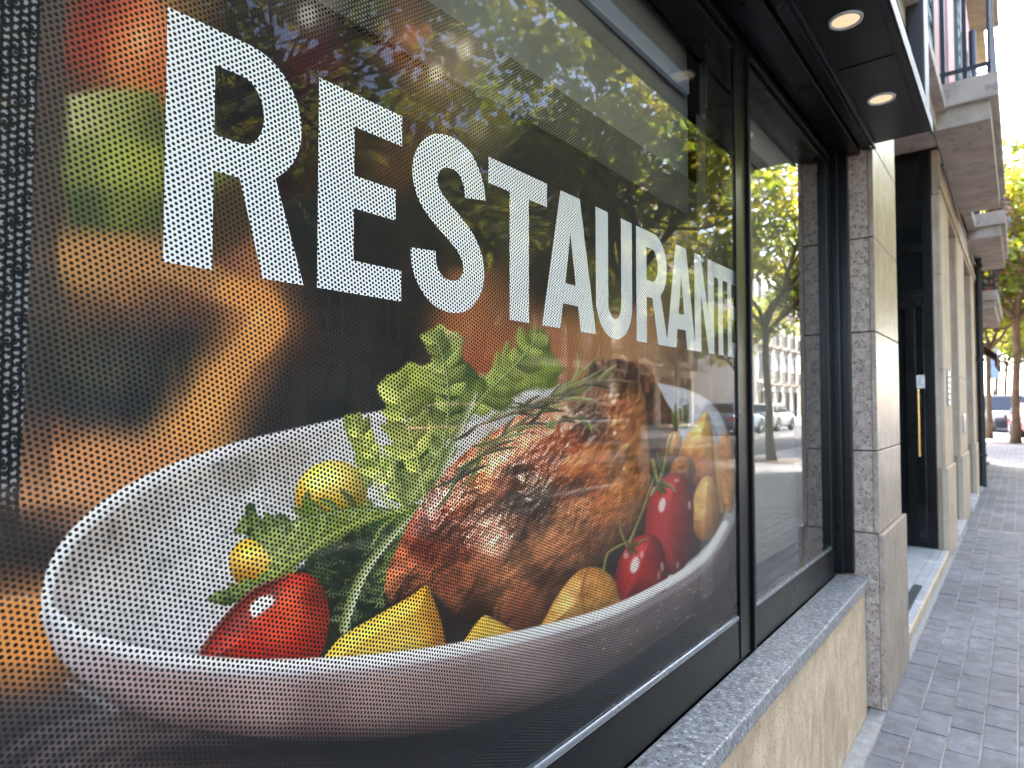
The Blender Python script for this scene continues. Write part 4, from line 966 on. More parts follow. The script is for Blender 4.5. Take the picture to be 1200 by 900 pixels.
me = bpy.data.meshes.new('window_film')
vs = np.empty((NPT, 3), np.float32); vs[:, 0] = XFILM; vs[:, 1] = YY; vs[:, 2] = ZZ
ii = np.arange(NR*NC).reshape(NR, NC)
quads = np.stack([ii[:-1, :-1], ii[:-1, 1:], ii[1:, 1:], ii[1:, :-1]], -1).reshape(-1, 4)
me.vertices.add(NPT); me.vertices.foreach_set('co', vs.ravel())
me.loops.add(quads.size); me.loops.foreach_set('vertex_index', quads.ravel().astype(np.int32))
me.polygons.add(len(quads)); me.polygons.foreach_set('loop_start', np.arange(0, quads.size, 4, dtype=np.int32))
me.update(calc_edges=True)
ca_ = me.color_attributes.new('print', 'FLOAT_COLOR', 'POINT')
rgba = np.ones((NPT, 4), np.float32); rgba[:, :3] = lincol
ca_.data.foreach_set('color', rgba.ravel())
me.materials.append(film_mat('printed_film', 'print'))
film = empty('window_film', (XFILM, 0.9, FZ0))
tag(film, 'perforated window poster reading RESTAURANTE above a bowl of roast meat and vegetables', 'poster')
fo = bpy.data.objects.new('printed_sheet', me); scene.collection.objects.link(fo)
fo.parent = film; fo.matrix_parent_inverse = wmat(film).inverted()
del lincol, rgba, vs, quads, col, _lat

# --- the word, each letter its own piece of white film
def arc(cx_, cy_, rx, ry, a0, a1, n=14):
    return [(cx_+rx*math.cos(math.radians(a0+(a1-a0)*k/n)), cy_+ry*math.sin(math.radians(a0+(a1-a0)*k/n))) for k in range(n+1)]
T_ = 0.30                                     # stem weight in units of letter width; letters drawn in a 1 x 1 box
def L_R():
    o = [(0,0),(0,1),(0.55,1)] + arc(0.55,0.71,0.42,0.29,90,-55,14) + [(0.76,0.455),(1.0,0),(0.67,0),(0.49,0.41),(0.31,0.41),(0.31,0)]
    h = [(0.31,0.56),(0.31,0.85),(0.50,0.85)] + arc(0.50,0.705,0.165,0.145,90,-90,12)
    return [o, h]
def L_E(): return [[(0,0),(0,1),(1,1),(1,0.835),(0.40,0.835),(0.40,0.59),(0.92,0.59),(0.92,0.425),(0.40,0.425),(0.40,0.165),(1.0,0.165),(1.0,0)]]
def L_T(): return [[(0,1),(1,1),(1,0.835),(0.665,0.835),(0.665,0),(0.335,0),(0.335,0.835),(0,0.835)]]
def L_A(): return [[(0,0),(0.32,1),(0.68,1),(1,0),(0.69,0),(0.64,0.185),(0.36,0.185),(0.31,0)], [(0.405,0.335),(0.595,0.335),(0.5,0.72)]]
def L_U():
    return [[(0,1),(0.32,1),(0.32,0.28)] + arc(0.5,0.28,0.18,0.13,180,360,12) + [(0.68,1),(1,1),(1,0.28)] + arc(0.5,0.28,0.5,0.295,0,-180,20)[1:-1] + [(0,0.28)]]
def L_N(): return [[(0,0),(0,1),(0.32,1),(0.68,0.42),(0.68,1),(1,1),(1,0),(0.70,0),(0.32,0.60),(0.32,0)]]
def L_S():
    ct = smooth_poly([(0.835,0.700),(0.80,0.80),(0.68,0.895),(0.50,0.920),(0.31,0.885),(0.185,0.775),(0.205,0.655),(0.33,0.570),(0.52,0.495),(0.70,0.415),(0.805,0.310),(0.80,0.200),(0.68,0.105),(0.49,0.078),(0.31,0.110),(0.185,0.205),(0.160,0.312)], 6, closed=False)
    hw = 0.101
    A = []; B = []
    for i, p in enumerate(ct):
        t = ct[min(i+1, len(ct)-1)]-ct[max(i-1, 0)]
        t = t*np.array((0.63, 1.0)); t = t/np.linalg.norm(t); nrm = np.array((-t[1], t[0]))*hw/np.array((0.63, 1.0))
        A.append(tuple(p+nrm*0.93)); B.append(tuple(p-nrm*0.93))
    return [A + B[::-1]]
WORD = [('R',L_R,.2650,.4165),('E',L_E,.4340,.5620),('S',L_S,.5760,.7330),('T',L_T,.7370,.8920),('A',L_A,.8770,1.0530),('U',L_U,1.0530,1.1990),('R',L_R,1.2180,1.3720),('A',L_A,1.3640,1.5310),('N',L_N,1.5270,1.6560),('T',L_T,1.6510,1.7560),('E',L_E,1.7570,1.8340)]
KL = XFILM/-0.632
white_film = film_mat('white_film', None, (0.94, 0.925, 0.90))
for ch, fn, y0, y1 in WORD:
    cu = bpy.data.curves.new('tmp', 'CURVE'); cu.dimensions = '2D'; cu.fill_mode = 'BOTH'
    for lp in fn():
        sp = cu.splines.new('POLY'); sp.points.add(len(lp)-1); sp.use_cyclic_u = True
        for q, p in zip(sp.points, lp): q.co = (KL*(y0+(y1-y0)*p[0]), HC + KL*(0.1355+(0.3815-0.1355)*p[1]), 0, 1)
    to = bpy.data.objects.new('tmp', cu); scene.collection.objects.link(to)
    dg = bpy.context.evaluated_depsgraph_get(); dg.update()
    lm = bpy.data.meshes.new_from_object(to.evaluated_get(dg))
    bpy.data.objects.remove(to)
    co = np.empty(len(lm.vertices)*3, np.float32); lm.vertices.foreach_get('co', co); co = co.reshape(-1, 3)
    n3 = np.stack([np.full(len(co), XFILM+0.0006, np.float32), co[:, 0], co[:, 1]], 1); lm.vertices.foreach_set('co', n3.ravel()); lm.update()
    lm.materials.clear(); lm.materials.append(white_film)
    lo_ = bpy.data.objects.new('letter', lm); scene.collection.objects.link(lo_)
    lo_.parent = film; lo_.matrix_parent_inverse = wmat(film).inverted()
    lo_['label'] = 'white letter ' + ch + ' of the word RESTAURANTE'

# ---------------------------------------------------------------- neighbouring buildings
def facade(name, label, wm, side, xf, y0, y1, z0, z1, bays, floors, depth=9.0, trim=None, shutter=None, balc=0.5, balc_mask=None, ww=1.0, sill=0.25, wh=2.1, shop=False, shopmat=None, parent=None, detail=True, fl_h=None, awn=None):
    """one building: wall with real window openings, windows (> frame, pane, shutter), balconies (> railing); side=+1 faces +X"""
    b = parent or empty(name, (xf, (y0+y1)/2, 0))
    if not parent: tag(b, label, 'building')
    trim = trim or M['balcony']
    S = side
    def X(a, c):                              # offsets outwards from the face -> ordered x pair
        p, q = xf + S*a, xf + S*c; return (min(p, q), max(p, q))
    wmb = MB(); bw = (y1-y0)/bays; fh = fl_h or (z1-z0)/floors; t = 0.32
    def slab(a, c, ya, yb, za, zb): xa, xb = X(a, c); wmb.box(xa, xb, ya, yb, za, zb)
    slab(-depth, -t-0.02, y0, y1, max(0, z0), z1 + 0.5)
    for f in range(floors):
        zb = z0 + f*fh
        w0 = zb + (sill if not (shop and f == 0) else 0.15); w1 = w0 + (wh if not (shop and f == 0) else fh-0.75)
        slab(-t, 0, y0, y1, zb, w0); slab(-t, 0, y0, y1, w1, zb + fh)
        for k in range(bays):
            c = y0 + (k+0.5)*bw; hw = (ww if not (shop and f == 0) else bw*0.72)/2
            slab(-t, 0, y0 + k*bw, c-hw, w0, w1); slab(-t, 0, c+hw, y0 + (k+1)*bw, w0, w1)
            xa, xb = X(-0.2, -0.14)
            fm = MB(); g = 0.06
            fm.box(xa, xb, c-hw, c-hw+g, w0, w1).box(xa, xb, c+hw-g, c+hw, w0, w1).box(xa, xb, c-hw+g, c+hw-g, w1-g, w1).box(xa, xb, c-hw+g, c+hw-g, w0, w0+g).box(xa, xb, c-0.03, c+0.03, w0+g, w1-g)
            wd = fm.build('window', M['white'] if not (shop and f == 0) else M['frame'], b)
            xa, xb = X(-0.18, -0.165)
            box('pane', M['winglass'], wd, xa, xb, c-hw+g, c-0.03, w0+g, w1-g); box('pane', M['winglass'], wd, xa, xb, c+0.03, c+hw-g, w0+g, w1-g)
            if shutter is not None and not (shop and f == 0) and (k + f) % 3 != 1:
                for sg in (-1, 1):
                    sh_ = MB(); ya, yb = sorted((c+sg*(hw+0.01), c+sg*(hw+hw*0.85)))
                    xa, xb = X(0.004, 0.04); sh_.box(xa, xb, ya, yb, w0, w0+0.06).box(xa, xb, ya, yb, w1-0.06, w1).box(xa, xb, ya, ya+0.05, w0+0.06, w1-0.06).box(xa, xb, yb-0.05, yb, w0+0.06, w1-0.06)
                    nn = 14
                    xa, xb = X(0.008, 0.03)
                    for q in range(nn): zq = w0+0.08+(w1-w0-0.16)*q/nn; sh_.box(xa, xb, ya+0.05, yb-0.05, zq, zq+0.07)
                    sh_.build('shutter', shutter, wd)
            has = balc and f > 0 if shop else bool(balc)
            if has and (balc_mask is None or balc_mask(f, k)):
                bl0, bl1 = c-hw-0.35, c+hw+0.35
                balcony(b, S, xf, bl0, bl1, zb, balc, trim)
        if f > 0 or not shop:
            xa, xb = X(0.0, 0.09); box('string_course', trim, b, xa, xb, y0, y1, zb - 0.09, zb - 0.002) if not has else None
    wmb.build('wall', wm, b)
    xa, xb = X(-depth, 0.35); box('cornice', trim, b, xa, xb, y0-0.02, y1+0.02, z1+0.5, z1+0.85)
    return b

def balcony(b, S, xf, ya, yb, zt, dep, trim, th=0.2, pots=False, barw=0.018, step=0.13):
    def X(a, c): p, q = xf + S*a, xf + S*c; return (min(p, q), max(p, q))
    sm = MB(); xa, xb = X(0.001, dep); sm.box(xa, xb, ya, yb, zt-th*0.55, zt, 0, 0.01)
    xa, xb = X(0.001, dep-0.05); sm.box(xa, xb, ya+0.05, yb-0.05, zt-th, zt-th*0.55-0.001, 0, 0.006)
    s = sm.build('balcony', trim, b)
    near = barw > 0.019                        # balconies close enough for each bar to show
    xa, xb = X(dep-0.07, dep-0.04); zr = zt + 0.98
    xc, xd = X(0.002, dep-0.0705)
    tr_ = MB().box(xa, xb, ya+0.04, yb-0.04, zr, zr+0.035); bt_ = MB().box(xa, xb, ya+0.04, yb-0.04, zt+0.08, zt+0.105)
    for yy in (ya+0.04, yb-0.07):
        tr_.box(xc, xd, yy, yy+0.03, zr, zr+0.035); bt_.box(xc, xd, yy, yy+0.03, zt+0.08, zt+0.105)
    bars = []; m = max(2, int((yb-ya-0.1)/step))
    for k in range(m+1):
        yk = ya+0.05 + (yb-ya-0.12)*k/m; bars.append((xa+0.006, xb-0.006, yk, yk+barw, zt+0.001, zr-0.0005))
    mm = max(2, int((dep-0.1)/step))
    for k in range(mm):
        xo = X(0.06+(dep-0.14)*k/mm, 0.06+(dep-0.14)*k/mm+barw)
        for yy in (ya+0.046, yb-0.066): bars.append((xo[0], xo[1], yy, yy+barw, zt+0.001, zr-0.0005))
    if near:
        tr_.build('top_rail', M['iron'], s); bt_.build('bottom_rail', M['iron'], s)
        for q in bars: box('railing_bar', M['iron'], s, *q)
    else:
        rl = MB()
        for p_ in (tr_, bt_): rl.add(p_.v, p_.f)
        for q in bars: rl.box(*q)
        rl.build('railing', M['iron'], s)
    return s

# the tall block that goes on beyond the restaurant: stone pilasters below, pink storeys with balconies above
nb_ = empty('apartment_block', (-0.6, 10, 0))
tag(nb_, 'pink plastered block above limestone pilasters beside the recessed entrance', 'building')
PIL = [(6.47, 7.24), (8.20, 9.30), (10.70, 11.34), (12.32, 13.16)]
for (a, c) in PIL:
    p = MB().box(-0.80, -0.53, a+0.01, c-0.005, 0, 3.05).build('pilaster', M['beige'], nb_)
    for (z0, z1, d, mm) in ((0.0, 0.72, 0.018, 'beige'), (0.724, 1.55, 0.0, 'beige'), (1.553, 2.36, 0.0, 'beige'), (2.363, 3.04, 0.0, 'beige')):
        box('facing_slab', M[mm], p, -0.529, -0.5+d, a-d*0.5, c+d*0.3, z0+0.001, z1, 0.004)
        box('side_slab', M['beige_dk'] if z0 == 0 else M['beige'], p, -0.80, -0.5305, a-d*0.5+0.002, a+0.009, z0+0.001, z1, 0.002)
for i in range(3):
    a, c = PIL[i][1], PIL[i+1][0]
    box('doorstep', M['tile_l'], nb_, -0.80, -0.46, a+0.02, c-0.02, -0.01, 0.06, 0.006)
    d = MB().box(-0.84, -0.80, a, c, 0.06, 3.05).build('door', M['wood2'] if i != 1 else M['frame'], nb_)
    for q in range(3): box('door_panel', M['wood2'] if i != 1 else M['winglass'], d, -0.80, -0.785, a+0.1, c-0.1, 0.2+q*0.9, 1.0+q*0.9, 0.01)
MB().box(-9, -0.505, 6.62, 13.18, 3.055, 3.43).box(-0.555, -0.505, 6.47, 6.619, 3.055, 3.43).box(-0.5049, -0.488, 6.44, 13.17, 3.10, 3.18).build('lintel', M['beige'], nb_)
MB().box(-9, -1.79, 3.8, 13.18, 0, 3.42).box(-1.79, -0.85, 9.4, 13.18, 0, 3.05).build('inner_wall', M['dark'], nb_)
facade('', '', M['pink'], 1, -0.5, 3.66, 13.18, 3.64, 7.04, 4, 1, parent=nb_, shutter=M['wood'], balc=None, ww=1.05, wh=2.3, sill=0.12, fl_h=3.4)
balcony(nb_, 1, -0.5, 5.95, 8.85, 3.76, 0.42, M['balcony'], th=0.34, barw=0.03, step=0.22)
balcony(nb_, 1, -0.5, 10.3, 12.9, 3.76, 0.40, M['balcony'], th=0.32, barw=0.025, step=0.2)
dp = MB(); dp.tube([(-0.455, 11.75, 0.05), (-0.455, 11.75, 3.2), (-0.455, 11.75, 6.9)], [0.045]*3, 14)
for z in (0.5, 1.9, 3.3, 4.7): dp.box(-0.51, -0.40, 11.70, 11.80, z, z+0.04)
dp.build('downpipe', M['iron'], nb_)
cb2 = MB(); cb2.tube([(-0.482, 6.5 + 0.5*i, 3.30 + 0.025*math.sin(i*1.3)) for i in range(14)], [0.011]*14, 6); cb2.build('cable', M['iron'], nb_)
ip = box('bell_panel', M['bead'], nb_, -0.4985, -0.486, 6.74, 6.86, 1.25, 1.55, 0.003)
for q in range(5):
    for g_ in (0, 1): MB().cyl((-0.487, 6.775+0.05*g_, 1.30+0.05*q), 0.010, 0.006, 'x', 12).build('bell_button', M['black'], ip)
vt = box('wall_vent', M['bead'], nb_, -0.4985, -0.488, 8.55, 8.85, 0.95, 1.15, 0.004)
for q in range(6): box('vent_slat', M['frame'], vt, -0.489, -0.484, 8.57, 8.83, 0.97+0.028*q, 0.985+0.028*q)
# storeys above the restaurant itself
facade('', '', M['pink'], 1, -0.5, -3.8, 3.655, 3.44, 6.84, 3, 1, parent=rb, shutter=M['wood'], balc=0.38, ww=1.0, wh=2.2, fl_h=3.4, balc_mask=lambda f, k: k == 1)
facade('left_block', '', M['cream'], 1, -0.55, -22, -3.81, 0, 7.4, 6, 2, shop=True, shutter=M['wood2'], balc=0.45)
[o for o in bpy.data.objects if o.name == 'left_block'][0].name = 'townhouse'
tag(bpy.data.objects['townhouse'], 'cream plastered townhouse adjoining the restaurant on its near end', 'building')
# chamfered corner block beyond, slightly set back
cb = facade('corner_block', 'rust coloured corner block with small balconies and a dark red awning', M['rust'], 1, -0.78, 13.2, 17.6, 0, 8.4, 2, 3, shop=True, shutter=M['wood'], balc=None)
for z in (3.2, 6.0):
    balcony(cb, 1, -0.78, 13.5, 16.9, z, 0.52, M['balcony'], th=0.3, barw=0.02)
aw = MB().prism([(-0.76, 2.55), (-0.30, 2.12), (-0.30, 1.92), (-0.33, 1.92), (-0.33, 2.10), (-0.76, 2.50)], 'y', 13.6, 16.6).build('awning', M['awning'], cb)
# flower boxes on the balconies
def flower_box(x, y, z, L_, cols_, label, seed):
    r = random.Random(seed); e = empty('flower_box', (x, y, z)); tag(e, label, 'flower box')
    box('trough', mat('trough_terracotta', (0.30, 0.13, 0.07), 0.8), e, x-0.07, x+0.07, y-L_/2, y+L_/2, z, z+0.14, 0.006)
    mb = MB(); tint = []
    for i in range(260):
        c = Vector((x + r.uniform(-0.12, 0.12), y + r.uniform(-L_/2, L_/2), z + 0.12 + abs(r.gauss(0, 0.11))))
        s = r.uniform(0.02, 0.045); u = Vector((r.gauss(0,1), r.gauss(0,1), r.gauss(0,1))).normalized(); v = u.orthogonal().normalized()
        mb.add([c-u*s, c+v*s*0.7, c+u*s, c-v*s*0.7], [(0,1,2,3)], 1 if r.random() < 0.35 else 0)
    tag(mb.build('flowers', [M['leafplain'], cols_], e, fix=False), kind='stuff')
M['leafplain'] = mat('potted_leaf', (0.05, 0.10, 0.03), 0.6)
flo = mat('red_petal', (0.5, 0.04, 0.06), 0.6)
flower_box(-0.18, 11.2, 3.77, 1.5, flo, 'long box of red flowers on the second balcony beyond the entrance', 1)
flower_box(-0.38, 15.0, 3.21, 1.9, flo, 'leafy flower box on the corner block balcony above the awning', 10)

# far side of the street
facade('opposite_house', 'dark umber house with shop floor and shuttered windows across the street', M['umber'], -1, 14.6, -12, -2, 0, 9.6, 4, 3, shop=True, shutter=M['wood'], balc=0.5)
facade('opposite_house', 'slate grey house with green shutters across the street opposite the poster', M['slate_pl'], -1, 14.6, -1.98, 8, 0, 9.9, 4, 3, shop=True, shutter=M['wood'], balc=0.55)
facade('opposite_house', 'brick red house with pale balconies across the street', M['rust'], -1, 14.6, 8.02, 17, 0, 9.3, 4, 3, shop=True, shutter=M['wood2'], balc=0.5)
facade('opposite_house', 'pale house with brown shutters and awning ledge across the street', M['white_pl'], -1, 14.6, 17.02, 28, 0, 9.0, 5, 3, shop=True, shutter=M['wood2'], balc=0.6)
facade('opposite_house', 'tall cream house at the far end of the opposite row', M['cream'], -1, 14.6, 28.02, 38, 0, 14, 4, 4, shop=True, shutter=M['wood'], balc=0.5)
facade('opposite_house', 'pale house across the street beyond the side street', M['white_pl'], -1, 14.6, 50, 62, 0, 12, 5, 4, shop=True, shutter=None, balc=0.5)
facade('opposite_house', 'cream house last of the opposite row', M['cream'], -1, 14.6, 62.02, 76, 0, 14, 5, 4, shop=True, shutter=None, balc=0.5)
facade('next_block', 'umber block standing beyond the side street on the near row', M['umber'], 1, -7.5, 52, 64, 0, 11, 5, 4, shop=True, shutter=M['wood'], balc=0.5)
facade('next_block', 'rust block last of the near row beyond the side street', M['rust'], 1, -5.5, 66, 84, 0, 12, 6, 4, shop=True, shutter=None, balc=0.5)
# projecting ledge over the shop of the pale house
sg = empty('shop_ledge', (14.0, 21, 2.6)); tag(sg, 'pale grey ledge canopy over the shop of the pale house across the street', 'canopy')
MB().box(13.1, 14.58, 18.2, 23.4, 2.75, 3.1, 0, 0.03).build('slab', M['balcony'], sg)
for y in (18.5, 23.1): MB().box(13.25, 13.5, y-0.12, y+0.12, 0, 2.749).build('post', M['ochre'], sg)

# ---------------------------------------------------------------- trees
def make_tree(seed, label):
    r = random.Random(seed)
    t = empty('plane_tree'); tag(t, label, 'tree')
    H = 3.3
    mb = MB(); pts = []; lean = (r.uniform(-0.15, 0.15), r.uniform(-0.15, 0.15))
    for k in range(7):
        z = H*k/6; pts.append((lean[0]*k/6 + 0.02*r.uniform(-1, 1), lean[1]*k/6 + 0.02*r.uniform(-1, 1), z))
    mb.tube(pts, [0.125, 0.092, 0.085, 0.08, 0.076, 0.075, 0.085], 12)
    top = Vector(pts[-1]); clumps = []
    cen = top + Vector((0, 0, 2.1))
    def limb(p, d, L_, rad, lev):
        q = [p]; dd = d.normalized(); n_ = 5
        for k in range(n_):
            dd = (dd + Vector((r.gauss(0, .16), r.gauss(0, .16), r.gauss(0.05, .1)))).normalized(); q.append(q[-1] + dd*L_/n_)
        mb.tube(q, [rad*(1-0.75*k/n_) for k in range(n_+1)], 7 if lev < 2 else 5)
        if lev < 2:
            for k in range(2, n_+1):
                for _ in range(2 if lev == 0 else 1):
                    limb(q[k], (dd + Vector((r.gauss(0, .8), r.gauss(0, .8), r.gauss(0.2, .5)))), L_*r.uniform(.45, .7), rad*(1-0.75*k/n_)*0.75+0.006, lev+1)
        else: clumps.append((q[-1], r.uniform(0.28, 0.52)))
        if lev == 1: clumps.append((q[-1], r.uniform(0.3, 0.5)))
    for k in range(6):
        a = 2*math.pi*k/6 + r.uniform(-.4, .4)
        limb(top - Vector((0, 0, r.uniform(0, .5))), Vector((math.cos(a), math.sin(a), r.uniform(.5, 1.5))), r.uniform(1.9, 2.7), 0.058, 0)
    mb.build('trunk', M['bark'], t, smooth=True)
    NL = 0; V_ = []; F_ = []; TT = []
    for (c, rad) in clumps:
        tone = r.uniform(0.65, 1.3); yel = r.uniform(0.8, 1.35)
        for k in range(int(38*rad/0.4)):
            u = Vector((r.gauss(0,1), r.gauss(0,1), r.gauss(0,1))).normalized()*rad*(r.random()**0.45)
            p = c + Vector((u.x*1.15, u.y*1.15, u.z*0.8)); s = r.uniform(0.05, 0.095)
            nrm = (Vector((r.gauss(0,.7), r.gauss(0,.7), 1.0)) + u*0.6).normalized(); a = nrm.orthogonal().normalized()
            a.rotate(Matrix.Rotation(r.uniform(0, 6.28), 3, nrm)); b = nrm.cross(a)
            n0 = len(V_)
            V_ += [p - a*s, p - a*s*0.2 + b*s*0.85 - nrm*s*0.15, p + a*s*1.05 - nrm*s*0.25, p - a*s*0.2 - b*s*0.85 - nrm*s*0.15]
            F_ += [(n0, n0+1, n0+2, n0+3)]
            v_ = tone*r.uniform(0.75, 1.25); TT += [(v_*yel, v_, v_*0.8, 1)]*4
    me_ = bpy.data.meshes.new('crown'); me_.from_pydata(V_, [], F_); me_.materials.append(M['leaf'])
    at = me_.color_attributes.new('tint', 'FLOAT_COLOR', 'POINT'); at.data.foreach_set('color', np.array(TT, np.float32).ravel())
    o = bpy.data.objects.new('crown', me_); scene.collection.objects.link(o); o.parent = t
    mb = MB(); mb.box(-0.55, 0.55, -0.55, 0.55, -0.02, 0.006); mb.build('tree_pit', mat('pit_soil', (0.09, 0.065, 0.045), 0.95, var=0.3, scale=20), t)
    return t
protos = [make_tree(3, ''), make_tree(8, ''), make_tree(21, '')]
for i, p in enumerate(protos): pass
spots_ = [(3.15, 8.3, 0.95, 'plane tree on the kerb opposite the recessed entrance'), (3.2, 1.9, 0.95, 'plane tree added on the kerb across from the poster window to cover mirrored sky'),  # second tree is added to cover the sky mirrored in the poster pane
          (3.2, 15.0, 1.0, 'plane tree on the near kerb beside the corner block'), (3.2, 22.5, 1.0, 'plane tree at the kerb before the side street'), (3.2, -5.5, 1.0, 'plane tree on the near kerb outside the cream townhouse'),
          (11.3, -3, 1.25, 'plane tree in front of the umber opposite house'), (11.3, 4.5, 1.25, 'plane tree in front of the slate grey opposite house'), (11.3, 11.5, 1.3, 'plane tree in front of the brick red opposite house'),
          (11.3, 19.0, 1.2, 'plane tree in front of the pale opposite house'), (11.3, 28, 1.05, 'plane tree between the pale and the tall cream opposite house'), (11.3, 36, 1.1, 'plane tree at the end of the opposite row'),
          (-0.15, 26.8, 1.36, 'tall plane tree on the wide corner pavement beyond the rust block'), (-3.3, 24.5, 1.2, 'plane tree added out of view behind the rust block to shade the corner pavement'), (-2.2, 50.5, 1.35, 'plane tree across the side street behind the grey van'),  # hidden tree behind the rust block is added to shade the paving
          (1.6, 51.5, 1.3, 'plane tree across the side street behind the red car'), (-4.6, 58, 1.5, 'plane tree before the rust block of the near row'), (-1.0, 64, 1.4, 'plane tree far down the street beyond the crossing'), (-0.95, 30.0, 1.1, 'plane tree at the very edge of the corner pavement before the graphite van'), (0.95, 24.2, 1.2, 'plane tree on the corner pavement between the tall tree and the kerb'), (-2.6, 29.4, 1.15, 'plane tree added out of view at the edge of the side street to shade the pavement'), (-5.2, 27.5, 1.25, 'plane tree added out of view back from the side street to shade the pavement'), (-5.4, 21.5, 1.15, 'plane tree added out of view beside the rust corner block to shade the pavement'), (0.4, 58, 1.5, 'plane tree down the street past the blue sign'), (-3.2, 70, 1.7, 'plane tree near the far end of the street, left of the roadway'), (1.2, 74, 1.8, 'tall plane tree closing the far end of the pavement'), (-2.0, 84, 2.0, 'tallest plane tree closing the view down the street'), (3.0, 30.0, 1.2, 'plane tree at the kerb corner by the side street'), (11.6, 0.8, 1.15, 'plane tree before the joint of the umber and slate houses'), (11.5, 8.0, 1.2, 'plane tree before the joint of the slate and brick red houses'), (11.5, 15.4, 1.1, 'plane tree before the joint of the brick red and pale houses')]  # the set-back corner trees are unseen, added to keep sun off the paving
for i, (x, y, s, lb) in enumerate(spots_):
    o = protos[i] if i < 3 else copy_tree(protos[i % 3])
    o.location = (x, y, 0); o.rotation_euler = (0, 0, i*1.37 + 0.4); o.scale = (s, s, s); tag(o, lb, 'tree', 'street plane trees')

# ---------------------------------------------------------------- vehicles
def paint(name, c): return mat(name, c, 0.28, 0.25, 0.5, coat=0.8, var=0.03, scale=3)
tyre_m = mat('tyre_rubber', (0.015, 0.015, 0.016), 0.85); rim_m = mat('alloy_rim', (0.45, 0.46, 0.48), 0.35, 0.8)
tail_m = mat('tail_lamp', (0.55, 0.015, 0.015), 0.2, emis=(1, 0.05, 0.03), estr=0.02); head_m = mat('head_lamp', (0.75, 0.78, 0.8), 0.1, 0.3); trim_m = mat('car_trim', (0.02, 0.02, 0.022), 0.6); plate_m = mat('number_plate', (0.7, 0.7, 0.66), 0.4)
def make_car(name, label, pm, Lc=4.2, Wc=1.76, Hc_=1.48, belt=0.92, hood=1.05, rake_f=0.75, rake_r=0.35, tail=0.12, van=False):
    """built along +Y (front at +Y), base at z = 0"""
    c = empty(name); tag(c, label, 'van' if van else 'car')
    h = Lc/2; w = Wc/2
    wy = (h-0.82, -h+0.80); wr = 0.32
    # body: loft of cross-sections, wheel arches from the sill line
    st = []
    ys = sorted(set([-h, -h+0.06, -h+0.25] + [wy[1]+d for d in (-0.42, -0.36, -0.22, 0, 0.22, 0.36, 0.42)] + [-0.4, 0, 0.4] + [wy[0]+d for d in (-0.42, -0.36, -0.22, 0, 0.22, 0.36, 0.42)] + [h-0.25, h-0.08, h]))
    mb = MB(); secs = []
    for y in ys:
        u = (y+h)/Lc
        nar = 1 - 0.10*max(0, (abs(y)-h*0.72)/(h*0.28))**2
        top = belt + 0.02
        if y > h-hood: top = belt - (0.16 if not van else 0.1)*((y-(h-hood))/hood)**1.6 - (0.12 if y > h-0.1 else 0)
        if y < -h+0.3: top = belt + 0.03 - (0.06 if y < -h+0.03 else 0)
        bot = 0.24 + (0.08 if (y > h-0.1 or y < -h+0.1) else 0)
        for q in wy:
            if abs(y-q) < 0.40: bot = max(bot, 0.30 + math.sqrt(max(0, 0.385**2-(y-q)**2)))
        ww_ = w*nar
        sec = [(ww_*0.90, bot), (ww_*0.985, min(bot+0.10, top-0.06)), (ww_, max(bot+0.02, 0.60)), (ww_*0.985, top-0.08), (ww_*0.93, top), (ww_*0.5, top+0.035), (0, top+0.045)]
        secs.append([(x, y, z) for x, z in sec] + [(-x, y, z) for x, z in sec[-2::-1]])
    n = len(secs[0]); vs = [p for s in secs for p in s]; fs = []
    for i in range(len(secs)-1):
        for k in range(n-1): fs.append((i*n+k, i*n+k+1, (i+1)*n+k+1, (i+1)*n+k))
        fs.append((i*n+n-1, i*n, (i+1)*n, (i+1)*n+n-1))
    fs.append(tuple(range(n))); fs.append(tuple((len(secs)-1)*n+k for k in range(n-1, -1, -1)))
    mb.add(vs, fs).build('body', pm, c, smooth=True)
    # cabin
    f0 = h-hood+0.10; f1 = f0-rake_f; r1 = -h+tail+rake_r; r0 = -h+tail
    zt = Hc_; cb_ = [(w*0.93, belt+0.0), (w*0.80, zt-0.06), (w*0.70, zt)]
    mb = MB()
    prof = [(f0, belt), (f1, zt-0.04), (f1-0.25, zt), (r1+0.2, zt-0.005), (r1, zt-0.05), (r0, belt)]
    def hw(z): t = (z-belt)/(zt-belt); return w*(0.92-0.17*t)
    vs = [(hw(z), y, z) for y, z in prof] + [(-hw(z), y, z) for y, z in prof]; m = len(prof)
    fs = [tuple(range(m)), tuple(range(2*m-1, m-1, -1))] + [(i, i+m, (i+1) % m + m, (i+1) % m) for i in range(m)]
    mb.add(vs, fs); cab = mb.build('cabin', pm, c)
    bv = cab.modifiers.new('bevel', 'BEVEL'); bv.width = 0.05; bv.segments = 3; bv.limit_method = 'ANGLE'
    # windows as thin slabs just proud of the cabin
    def lerp(a, b, t): return a+(b-a)*t
    for sg in (-1, 1):
        for (ya0, ya1, yb0, yb1) in ((lerp(f0, f1, .12)-0.06, lerp(f0, f1, .86)-0.08, 0.06+(f0+r0)*0.12, 0.04+(f0+r0)*0.12), (0.0+(f0+r0)*0.12, -0.02+(f0+r0)*0.12, lerp(r0, r1, .15)+0.1, lerp(r0, r1, .85)+0.1)):
            z0, z1 = belt+0.05, zt-0.10
            q = [(sg*(hw(z0)+0.006), ya0, z0), (sg*(hw(z1)+0.006), ya1, z1), (sg*(hw(z1)+0.006), yb1, z1), (sg*(hw(z0)+0.006), yb0, z0)]
            mb = MB(); mb.add(q + [(x-sg*0.02, y, z) for x, y, z in q], [(0,1,2,3),(7,6,5,4),(0,4,5,1),(1,5,6,2),(2,6,7,3),(3,7,4,0)]); mb.build('side_window', M['winglass'], c)
